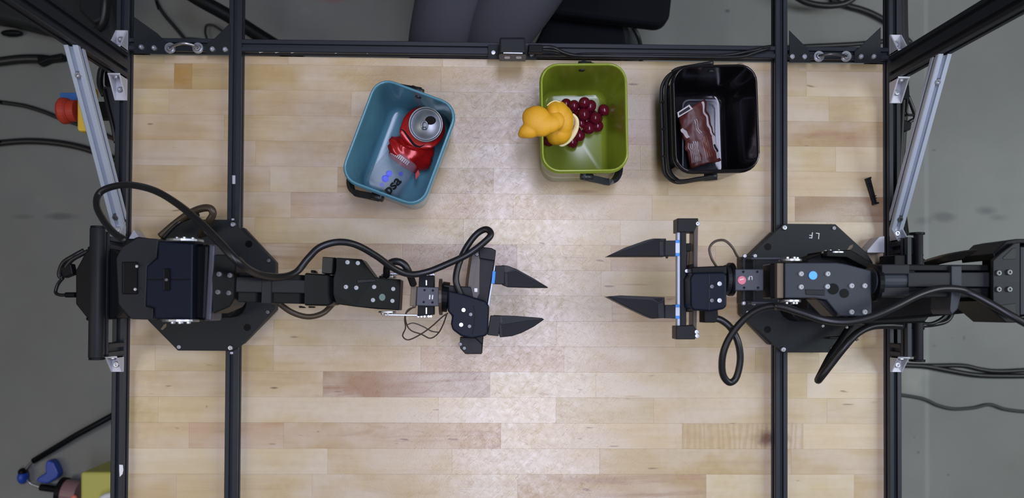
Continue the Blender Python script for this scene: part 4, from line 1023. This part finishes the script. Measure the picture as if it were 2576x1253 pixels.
# ------------------------------------------------------------------ wrapper and tray in the black bin
def wrapper():
    o = thing('snack_wrapper', 'crumpled dark red snack wrapper with pale print in black bin', 'wrapper', P(1760, 340, .02))
    # a creased sheet, corners in picture pixels
    C4 = [P(1705, 292, .040), P(1772, 250, .046), P(1814, 404, .040), P(1736, 424, .036)]
    nu, nv = 22, 34
    def at(u, v):
        p = C4[0].lerp(C4[1], u).lerp(C4[3].lerp(C4[2], u), v)
        q = Vector((u * 2.6, v * 4.2, 0))
        z = .0050 * abs(noise.noise(q * .7 + Vector((1.2, .4, 3)))) + .0016 * abs(noise.noise(q * 1.8)) + .010 * (1 - (2 * u - 1) ** 2) * .6
        w_ = .0022 * noise.noise(Vector((v * 9, u * 3, 5)))
        return p + Vector((w_, w_, z))
    bm = bmesh.new(); g = [[bm.verts.new(at(i / nu, j / nv)) for i in range(nu + 1)] for j in range(nv + 1)]
    for j in range(nv):
        for i in range(nu): bm.faces.new((g[j][i], g[j][i + 1], g[j + 1][i + 1], g[j + 1][i]))
    s = put('film', bm, 'wrapper', o, smooth=True)
    so = s.modifiers.new('thick', 'SOLIDIFY'); so.thickness = .006; so.offset = -1
    def strip(name, quads, mt, par=o):
        bm = bmesh.new()
        for u0, v0, u1, v1, w_ in quads:
            n = max(2, int(abs(v1 - v0) * 34)); vs = []
            for k in range(n + 1):
                t = k / n; u = u0 + (u1 - u0) * t; v = v0 + (v1 - v0) * t
                vs.append([bm.verts.new(at(min(1, max(0, u + q)), v) + Vector((0, 0, .0006))) for q in (-w_ / 2, w_ / 2)])
            for k in range(n): bm.faces.new((vs[k][0], vs[k][1], vs[k + 1][1], vs[k + 1][0]))
        return put(name, bm, mt, par)
    strip('white_border', [(.86, .02, .92, .62, .07), (.92, .6, .95, .95, .11)], 'print_pale')
    strip('black_print', [(.92, .72, .945, .86, .06)], 'print_black')
    strip('fine_print', [(.10 + .05 * k, .55 + .02 * (k % 3), .08 + .05 * k, .92, .016) for k in range(6)] + [(.46 + .06 * k, .22, .50 + .06 * k, .48, .014) for k in range(2)] + [(.02, .25, .14, .46, .10)], 'print_pale')
    strip('brown_print', [(.50 + .07 * k, .55, .52 + .07 * k, .90, .018) for k in range(4)], 'print_brown')
    t = thing('clear_tray', 'clear plastic packaging tray beneath the red wrapper', 'tray', P(1790, 340, .006))
    bm = bmesh.new()
    outl = rrect(1716, 250, 1811, 436, 16, 4)
    zt, zb = .030, .012
    n = len(outl); a = [bm.verts.new(P(x, y, zt)) for x, y in outl]
    cxp, cyp = 1762, 345
    inn = [bm.verts.new(P(cxp + (x - cxp) * .95, cyp + (y - cyp) * .97, zt)) for x, y in outl]
    low = [bm.verts.new(P(cxp + (x - cxp) * .86, cyp + (y - cyp) * .92, zb)) for x, y in outl]
    for p, q in ((a, inn), (inn, low)):
        for i in range(n): bm.faces.new((p[i], p[(i + 1) % n], q[(i + 1) % n], q[i]))
    bm.faces.new(low)
    tw = put('tray_wall', bm, 'tray_clear', t, bevel=0)
    so = tw.modifiers.new('thick', 'SOLIDIFY'); so.thickness = .0006
    bm = bmesh.new(); add_tube(bm, [P(x, y, zt + .0004) for x, y in rrect(1718, 252, 1810, 434, 16, 4)], .0010, 6, closed=True)
    r_ = put('tray_lip', bm, 'cup_clear', t, smooth=True)
    pk = prism('label_window', [(1704, 283), (1734, 263), (1743, 274), (1706, 296)], .056, .0555, 'print_pale', o, bevel=0)
    prism('label_inner', [(1708, 284), (1733, 268), (1737, 274), (1709, 291)], .0563, .056, 'charcoal', o, bevel=0)
wrapper()

# ------------------------------------------------------------------ black clip on the worktop
CL = thing('plastic_clip', 'small black plastic clip lying on worktop beside the right rail', 'clip', P(2196, 480, 0))
prism('clip_bar', [(2179, 449), (2191, 448), (2207, 511), (2199, 514)], .007, .0003, 'black_plastic', CL, bevel=.0008)
prism('clip_hook', [(2180, 449), (2192, 444), (2193, 449), (2184, 454)], .009, .0003, 'black_plastic', CL, bevel=.0006)
prism('clip_hook', [(2198, 509), (2212, 508), (2212, 512), (2200, 515)], .009, .0003, 'black_plastic', CL, bevel=.0006)
for x, y in ((2185, 463), (2188, 469), (2198, 494), (2199, 500)): prism('clip_rib', [(x - 3, y - 1), (x + 7, y - 3), (x + 7, y - 1), (x - 2, y + 2)], .0085, .0068, 'black_gloss', CL, bevel=0)

# ------------------------------------------------------------------ emergency stop beside the left rail
ES = thing('emergency_stop', 'yellow box with red mushroom button hung beside the left rail', 'stop button', P(215, 280, -.13))
prism('housing', rrect(193, 215, 232, 330, 8), -.06, -.085, 'estop_yellow', ES, bevel=.004)
prism('mount_arm', rect(225, 255, 300, 300), -.066, -.080, 'black_plastic', ES, bevel=.002)
cyl('button_stem', P(194, 279, -.075), P(172, 279, -.075), .018, 'estop_red', ES, seg=28)
bm = bmesh.new()
for x0, x1, r0, r1 in ((176, 172, .019, .0215), (172, 158, .0215, .0225), (158, 151, .0225, .018)): add_cyl(bm, P(x0, 279, -.075), P(x1, 279, -.075), r0, r1, 28)
put('button_head', bm, 'estop_red', ES, bevel=.0012)['label'] = 'red mushroom button'
prism('back_plate', rect(150, 233, 205, 262), -.100, -.108, 'blue_label', ES, bevel=.001, label='blue back plate')
PSB = thing('power_supply', 'dark flat power brick tucked behind the left silver brace', 'power supply', P(275, 255, -.06))
prism('brick', [(258, 217), (292, 217), (292, 326), (284, 326), (270, 262), (258, 240)], -.02, -.06, 'slate_paint', PSB, bevel=.002)
cable('lead', [(262, 240, -.03), (252, 215, -.03), (252, 190, -.03), (258, 172, -.03), (275, 168, -.03), (292, 180, -.035)], .005, 'cable', PSB)
prism('socket', [(262, 178), (288, 176), (288, 216), (262, 216)], -.035, -.06, 'black_plastic', PSB, bevel=.002)
cable('lead', [(262, 225, -.02), (272, 270, -.02), (284, 320, -.02), (292, 360, -.025)], .0035, 'cable', PSB)

# ------------------------------------------------------------------ cables hanging along the right rail
CR = thing('cable_bundle', 'black cables and plugs hanging along outside of the right rail', 'cables', P(2275, 300, -.05))
for dx, z, r_ in ((0, -.012, .0045), (7, -.03, .0045), (13, -.045, .004)):
    cable('lead', [(2264 + dx, -40, z), (2265 + dx, 60, z), (2268 + dx, 140, z), (2272 + dx * .6, 220, z), (2268 + dx * .7, 300, z), (2264 + dx * .5, 400, z), (2262 + dx * .6, 480, z), (2262 + dx, 540, z), (2268 + dx, 590, z - .02)], r_, 'cable', CR)
prism('plug', [(2272, 212), (2288, 214), (2290, 245), (2280, 250), (2264, 248)], -.005, -.03, 'black_plastic', CR, bevel=.002)
prism('plug', [(2274, 300), (2295, 308), (2292, 326), (2280, 331), (2266, 326)], -.015, -.04, 'black_plastic', CR, bevel=.002)
cable('lead', [(2284, 242, -.02), (2296, 272, -.025), (2302, 296, -.03), (2290, 305, -.03), (2282, 312, -.03)], .0032, 'cable', CR)
cable('lead', [(2282, 245, -.02), (2282, 285, -.02), (2300, 290, -.03)], .0022, 'cable', CR)

# ------------------------------------------------------------------ things on the floor
def floor_cable(label, pts, r, group=None, mat_='cable', lift=.0):
    pts = list(pts)
    for i, j in ((0, 1), (-1, -2)):              # leads that leave the picture run on across the floor
        x, y = pts[i]
        if x < -10 or x > 2590 or y < -10:
            k = 700 / math.hypot(x - pts[j][0], y - pts[j][1]); q = (x + (x - pts[j][0]) * k, y + (y - pts[j][1]) * k)
            pts.insert(0, q) if i == 0 else pts.append(q)
    bm = bmesh.new(); add_tube(bm, spline([P(x, y, FLOOR + r + lift) for x, y in pts], 8), r, 10)
    return tag(put('floor_cable', bm, mat_, smooth=True), label, 'cable', group)
g_ = 'cables lying on the concrete floor'
floor_cable('thin black floor cable running to the yellow emergency stop', [(-60, 248), (0, 257), (60, 266), (110, 281), (150, 297), (230, 325), (340, 372)], .0055, g_)
floor_cable('thick black floor cable arching below the yellow emergency stop', [(-60, 368), (0, 360), (70, 355), (140, 359), (200, 370), (250, 386), (340, 420)], .0085, g_)
floor_cable('upper of two parallel dark floor cables at the right', [(2160, 910), (2260, 917), (2340, 920), (2420, 920), (2470, 930), (2520, 934), (2650, 928)], .006, g_)
floor_cable('lower of two parallel dark floor cables at the right', [(2160, 908), (2260, 918), (2330, 922), (2390, 933), (2460, 944), (2540, 946), (2650, 945)], .007, g_)
floor_cable('thin grey wavy floor cable below the parallel pair', [(2160, 975), (2250, 991), (2320, 1003), (2360, 1020), (2400, 1029), (2450, 1026), (2490, 1018), (2530, 1030), (2590, 1036), (2660, 1030)], .0045, g_, 'cable_grey')
floor_cable('thin black cable looping behind the left rear corner plate', [(380, -40), (395, 5), (412, 35), (440, 68), (465, 98), (490, 130)], .0045, g_)
floor_cable('short black cable bent in a hook behind the rear rail', [(470, 96), (495, 98), (519, 101), (516, 80), (520, 64), (534, 63), (552, 73), (575, 90)], .0030, g_, lift=.01)
floor_cable('thick black cable curling at top right behind the rear rail', [(1960, -60), (1990, -20), (2020, 2), (2055, 12), (2095, 14), (2130, 6), (2160, -20), (2190, -80)], .0085, g_, lift=.05)
floor_cable('thick black cable crossing toward the right upright', [(2060, -60), (2095, -2), (2130, 14), (2165, 24), (2200, 38), (2240, 62), (2290, 110)], .0085, g_, lift=.0)
floor_cable('black cable passing straight behind the right corner plates', [(1900, 122), (1960, 121), (2030, 117), (2100, 114), (2165, 110), (2260, 100)], .0065, g_, lift=.1)
# black pipe
bm = bmesh.new(); add_tube(bm, spline([P(440, -40, -.62), P(500, -2, -.62), P(575, 40, -.64), P(640, 82, -.66), P(720, 132, -.68), P(800, 185, -.70)], 5), .0165, 14)
tag(put('black_tube', bm, 'black_plastic', smooth=True), 'thick black tube running diagonally behind the left cross rail', 'tube')
# dark soft case at the top left
CS = thing('equipment_case', 'large black equipment case on floor behind the left upright', 'case', P(120, 20, FLOOR))
prism('case_body', [(-160, -120), (255, -120), (285, 40), (300, 112), (270, 112), (215, 92), (150, 80), (80, 68), (0, 48), (-160, 24)], -.72, FLOOR + .0005, 'bag_black', CS, bevel=.015, seg=3)
prism('case_lid', [(200, -100), (277, -100), (262, 48), (235, 58), (196, 20)], -.69, -.721, 'charcoal', CS, bevel=.006)
cable('case_strap', [(268, -60, -.70), (264, 0, -.69), (258, 55, -.70), (245, 75, -.715)], .009, 'cable', CS)
for lab, pts, r_ in (('black plug-ended lead lying on floor below the equipment case', [(-60, 160), (0, 155), (50, 149), (95, 148), (120, 150)], .012), ):
    t = thing('power_lead', lab, 'cable', P(60, 150, FLOOR))
    cable('lead', [(x, y, FLOOR + r_) for x, y in pts], r_, 'cable', t)
    prism('plug', [(92, 140), (125, 138), (156, 132), (156, 148), (120, 152), (94, 163)], FLOOR + .03, FLOOR + .001, 'black_plastic', t, bevel=.004)
bm = bmesh.new(); bmesh.ops.create_uvsphere(bm, u_segments=18, v_segments=10, radius=1, matrix=Matrix.Translation(P(30, 84, FLOOR + .012)) @ Matrix.Diagonal((.028, .009, .0118, 1)))
tag(put('rubber_foot', bm, 'black_plastic', smooth=True), 'black rubber foot lying on floor beside the equipment case', 'rubber foot')

# litter picker-like tool at the bottom left
T = thing('grabber_tool', 'black-handled tool with blue knob lying on floor at bottom left', 'tool', P(120, 1180, FLOOR))
bm = bmesh.new(); add_tube(bm, [P(300, 1036, FLOOR + .05), P(190, 1096, FLOOR + .035), P(84, 1160, FLOOR + .02)], .0075, 12); put('shaft', bm, 'black_plastic', T, smooth=True)
cable('rod', [(88, 1156, FLOOR + .02), (76, 1168, FLOOR + .02), (62, 1184, FLOOR + .02)], .0035, 'dark_steel', T)
bm = bmesh.new(); bmesh.ops.create_uvsphere(bm, u_segments=18, v_segments=12, radius=1, matrix=Matrix.Translation(P(58, 1200, FLOOR + .02)) @ Matrix.Diagonal((.012, .018, .018, 1))); put('knob', bm, 'tool_blue', T, smooth=True)['label'] = 'blue knob'
bm = bmesh.new(); bmesh.ops.create_uvsphere(bm, u_segments=16, v_segments=10, radius=1, matrix=Matrix.Translation(P(57, 1187, FLOOR + .022)) @ Matrix.Diagonal((.010, .010, .014, 1))); put('knob_cap', bm, 'black_plastic', T, smooth=True)
cable('joint', [(66, 1206, FLOOR + .02), (76, 1216, FLOOR + .015), (90, 1222, FLOOR + .015), (104, 1226, FLOOR + .015)], .003, 'steel', T)
cyl('handle', P(102, 1226, FLOOR + .016), P(154, 1233, FLOOR + .02), .0085, 'black_plastic', T, seg=16)
cyl('head_ring', P(152, 1234, FLOOR + .036), P(164, 1236, FLOOR + .036), .034, 'black_plastic', T, seg=28)
cyl('head', P(160, 1236, FLOOR + .036), P(200, 1242, FLOOR + .036), .031, 'pink_plastic', T, seg=28)
bm = bmesh.new(); bmesh.ops.create_uvsphere(bm, u_segments=16, v_segments=10, radius=1, matrix=Matrix.Translation(P(186, 1252, FLOOR + .066)) @ Matrix.Diagonal((.008, .007, .006, 1))); put('indicator', bm, 'red_glow', T, smooth=True)
bm = bmesh.new()
add_prism(bm, [(116, 1160), (124, 1158), (134, 1164), (142, 1180), (146, 1192), (143, 1202), (122, 1216), (110, 1217), (90, 1211), (92, 1204), (105, 1196), (114, 1190), (113, 1172)], FLOOR + .03, FLOOR + .0006)
tag(put('blue_wedge', bm, 'tool_blue', bevel=.004), 'bent blue plastic piece lying on floor above the tool handle', 'plastic piece')
YB2 = thing('storage_box', 'yellow plastic box on floor by the lower left rail', 'box', P(245, 1215, FLOOR))
prism('box_body', rrect(202, 1188, 330, 1330, 8), FLOOR + .16, FLOOR + .0006, 'box_yellow', YB2, bevel=.006)
bm = bmesh.new(); add_tube(bm, spline([P(252, 1262, FLOOR + .19), P(262, 1252, FLOOR + .19), P(280, 1247, FLOOR + .19), P(310, 1250, FLOOR + .18)], 6), .008, 12)
tag(put('white_hose', bm, 'white_plastic', smooth=True), 'short white hose resting on the yellow box', 'hose')

# ------------------------------------------------------------------ seated person and chair
CH = thing('office_chair', 'black office chair behind the table under the seated person', 'chair', P(1400, -250, FLOOR))
sc = [P(x, y, -.355) for x, y in ((1040, -10), (1395, 33), (1668, 62))]
fr = P(1684, 66, -.355); ed = (fr - sc[0]).normalized(); bk = Vector((-ed.y, ed.x, 0)); bk = bk if bk.y > 0 else -bk
cs = [fr - ed * .50, fr, fr + bk * .46, fr - ed * .50 + bk * .46]
bm = bmesh.new(); rad = .028; ol = []
ctr = sum(cs, Vector()) / 4
for i in range(4):
    c, p, n = cs[i], cs[i - 1], cs[(i + 1) % 4]; u = (p - c).normalized(); v = (n - c).normalized()
    for k in range(6):
        t = k / 5 * math.pi / 2; ol.append(c + (u + v) * rad - u * rad * math.sin(t) * 1 - v * rad * math.cos(t) if False else c + u * rad * (1 - math.sin(t)) + v * rad * (1 - math.cos(t)))
add_loft(bm, [p.copy() for p in ol], [p - Vector((0, 0, .045)) for p in ol])
put('seat', bm, 'chair_black', CH, bevel=.012, seg=3)
prism('seat_shade_plate', [(1390, 20), (1560, 30), (1575, 100), (1555, 150), (1330, 140), (1360, 80)], -.42, -.47, 'chair_black', CH, bevel=.006)  # added dark plate standing in for the deep shadow under the seat
cyl('gas_column', Vector((ctr.x, ctr.y, FLOOR + .08)), Vector((ctr.x, ctr.y, -.425)), .025, 'chair_metal', CH)
for i in range(5):
    a = .5 + 2 * math.pi * i / 5; d = Vector((math.cos(a), math.sin(a), 0))
    b0 = Vector((ctr.x, ctr.y, FLOOR + .10)); e_ = b0 + d * .27 - Vector((0, 0, .045))
    bm = bmesh.new(); add_tube(bm, [b0, b0.lerp(e_, .5), e_], lambda t: .024 - .009 * t, 10); put('base_spoke', bm, 'chair_metal', CH, smooth=True)
    cyl('caster', e_ + Vector((-.016 * d.y, .016 * d.x, -.029)), e_ + Vector((.016 * d.y, -.016 * d.x, -.029)), .0255, 'black_plastic', CH, seg=20)
bm = bmesh.new(); bc = fr - ed * .25 + bk * .47
add_loft(bm, [bc - ed * .20 + Vector((0, 0, .20)), bc + ed * .20 + Vector((0, 0, .20)), bc + ed * .20 + bk * .04 + Vector((0, 0, .20)), bc - ed * .20 + bk * .04 + Vector((0, 0, .20))],
         [bc - ed * .22 - Vector((0, 0, .28)), bc + ed * .22 - Vector((0, 0, .28)), bc + ed * .22 + bk * .03 - Vector((0, 0, .28)), bc - ed * .22 + bk * .03 - Vector((0, 0, .28))])
put('backrest', bm, 'chair_black', CH, bevel=.015, seg=3)
cable('back_stem', [(1500, -300, -.43), (1480, -420, -.42), (1470, -500, -.36), (1465, -540, -.25)], .016, 'chair_metal', CH)
for x0 in (1560, ):
    bm = bmesh.new(); add_tube(bm, spline([P(x0 + 5, 60, -.44), P(x0 + 20, 90, -.46), P(x0 + 32, 130, -.52), P(x0 + 34, 170, -.60)], 6), .016, 10, .5); put('tilt_lever', bm, 'chair_metal', CH, smooth=True)
cable('lever_cable', [(1594, 70, -.43), (1606, 95, -.44), (1612, 125, -.46), (1612, 170, -.5)], .005, 'cable', CH)

def person():
    K1, K2 = P(1098, 128, -.255), P(1222, 135, -.262)
    hipc = P(1345, -345, -.235)
    h1 = hipc + Vector((-.085, -.01, 0)); h2 = hipc + Vector((.085, -.01, 0))
    a1 = Vector((K1.x - .01, K1.y + .02, -.71)); a2 = Vector((K2.x + .03, K2.y + .02, -.71))
    J = []; E = []
    def j(p, r, par=None):
        J.append((Vector(p), r)); i = len(J) - 1
        if par is not None: E.append((par, i))
        return i
    pel = j(hipc, .115)
    for h, k, an, s in ((h1, K1, a1, -1), (h2, K2, a2, 1)):
        hi = j(h + Vector((0, -.05, -.005)), .092, pel); m1 = j((h).lerp(k, .55), .084 if s < 0 else .10, hi); kn = j(k, .064, m1)
        sh = j(k.lerp(an, .4) + Vector((0, .01, 0)), .056, kn); ak = j(an, .040, sh)
    sp = j(hipc + Vector((.0, .05, .17)), .115, pel); ch = j(hipc + Vector((0, .06, .36)), .125, sp)
    nk = j(hipc + Vector((0, .05, .50)), .052, ch); hd = j(hipc + Vector((0, .02, .61)), .082, nk); ht = j(hipc + Vector((0, .015, .70)), .078, hd)
    for s in (-1, 1):
        so = j(hipc + Vector((s * .17, .06, .40)), .062, ch); el = j(hipc + Vector((s * .235, -.02, .15)), .044, so)
        wr_ = j(hipc + Vector((s * .13, -.12, .115)), .029, el); pa = j(hipc + Vector((s * .105, -.165, .112)), .034, wr_)
        for q in range(4): f1 = j(hipc + Vector((s * (.075 + .022 * q), -.215, .115)), .0095, pa); j(hipc + Vector((s * (.073 + .022 * q), -.245 + .004 * abs(q - 1.5), .098)), .0075, f1)
        tf = j(hipc + Vector((s * .06, -.17, .117)), .0105, pa); j(hipc + Vector((s * .05, -.195, .108)), .008, tf)
    off = Vector((hipc.x, hipc.y, FLOOR))
    me = bpy.data.meshes.new('person'); me.from_pydata([p - off for p, r in J], E, [])
    o = link('person', me, 'trousers', None, off)
    tag(o, 'person in dark grey trousers seated behind the table, only the thighs showing', 'person')
    sk = o.modifiers.new('skin', 'SKIN'); sk.use_smooth_shade = True
    for v, (p, r) in zip(me.skin_vertices[0].data, J): v.radius = (r, r)
    me.skin_vertices[0].data[0].use_root = True
    su = o.modifiers.new('sub', 'SUBSURF'); su.levels = 2; su.render_levels = 2
    # bake, then colour by height: trousers, shirt, skin
    dg = bpy.context.evaluated_depsgraph_get(); m2 = bpy.data.meshes.new_from_object(o.evaluated_get(dg)); m2.name = 'person'
    o.modifiers.clear(); o.data = m2; m2.materials.clear()
    for n in ('trousers', 'shirt', 'skin'): m2.materials.append(M[n])
    zh = hipc.z - FLOOR
    for f in m2.polygons:
        c = f.center; f.use_smooth = True
        f.material_index = 0 if c.z < zh + .075 else 1
        if c.z > zh + .50 or (c.y < -.125 and c.z > zh + .075 and abs(c.x) < .2): f.material_index = 2
    # head details, shoes
    hc = hipc + Vector((0, .01, .64))
    bm = bmesh.new(); bmesh.ops.create_uvsphere(bm, u_segments=24, v_segments=16, radius=1, matrix=Matrix.Translation(hc + Vector((0, .022, .045))) @ Matrix.Diagonal((.094, .098, .088, 1))); put('hair', bm, 'hair', o, smooth=True)
    for s in (-1, 1):
        bm = bmesh.new(); bmesh.ops.create_uvsphere(bm, u_segments=12, v_segments=8, radius=.011, matrix=Matrix.Translation(hc + Vector((s * .032, -.070, .0)))); put('eye', bm, 'white_plastic', o, smooth=True)
        bm = bmesh.new(); bmesh.ops.create_uvsphere(bm, u_segments=12, v_segments=8, radius=1, matrix=Matrix.Translation(hc + Vector((s * .086, .01, -.01))) @ Matrix.Diagonal((.01, .018, .028, 1))); put('ear', bm, 'skin', o, smooth=True)
    bm = bmesh.new(); bmesh.ops.create_uvsphere(bm, u_segments=12, v_segments=8, radius=1, matrix=Matrix.Translation(hc + Vector((0, -.082, -.022))) @ Matrix.Diagonal((.013, .018, .022, 1))); put('nose', bm, 'skin', o, smooth=True)
    bm = bmesh.new(); bmesh.ops.create_uvsphere(bm, u_segments=12, v_segments=8, radius=1, matrix=Matrix.Translation(hc + Vector((0, -.066, -.058))) @ Matrix.Diagonal((.024, .012, .006, 1))); put('mouth', bm, 'sticker_red', o, smooth=True)
    for an in (a1, a2):
        bm = bmesh.new(); add_tube(bm, spline([Vector((an.x, an.y + .05, FLOOR + .045)), Vector((an.x, an.y, FLOOR + .05)), Vector((an.x, an.y - .10, FLOOR + .04)), Vector((an.x, an.y - .18, FLOOR + .028))], 5), lambda t: .046 - .016 * t, 14, .95)
        for v in bm.verts: v.co.z = max(v.co.z, FLOOR + .001)
        put('shoe', bm, 'shoe', o, smooth=True)
person()
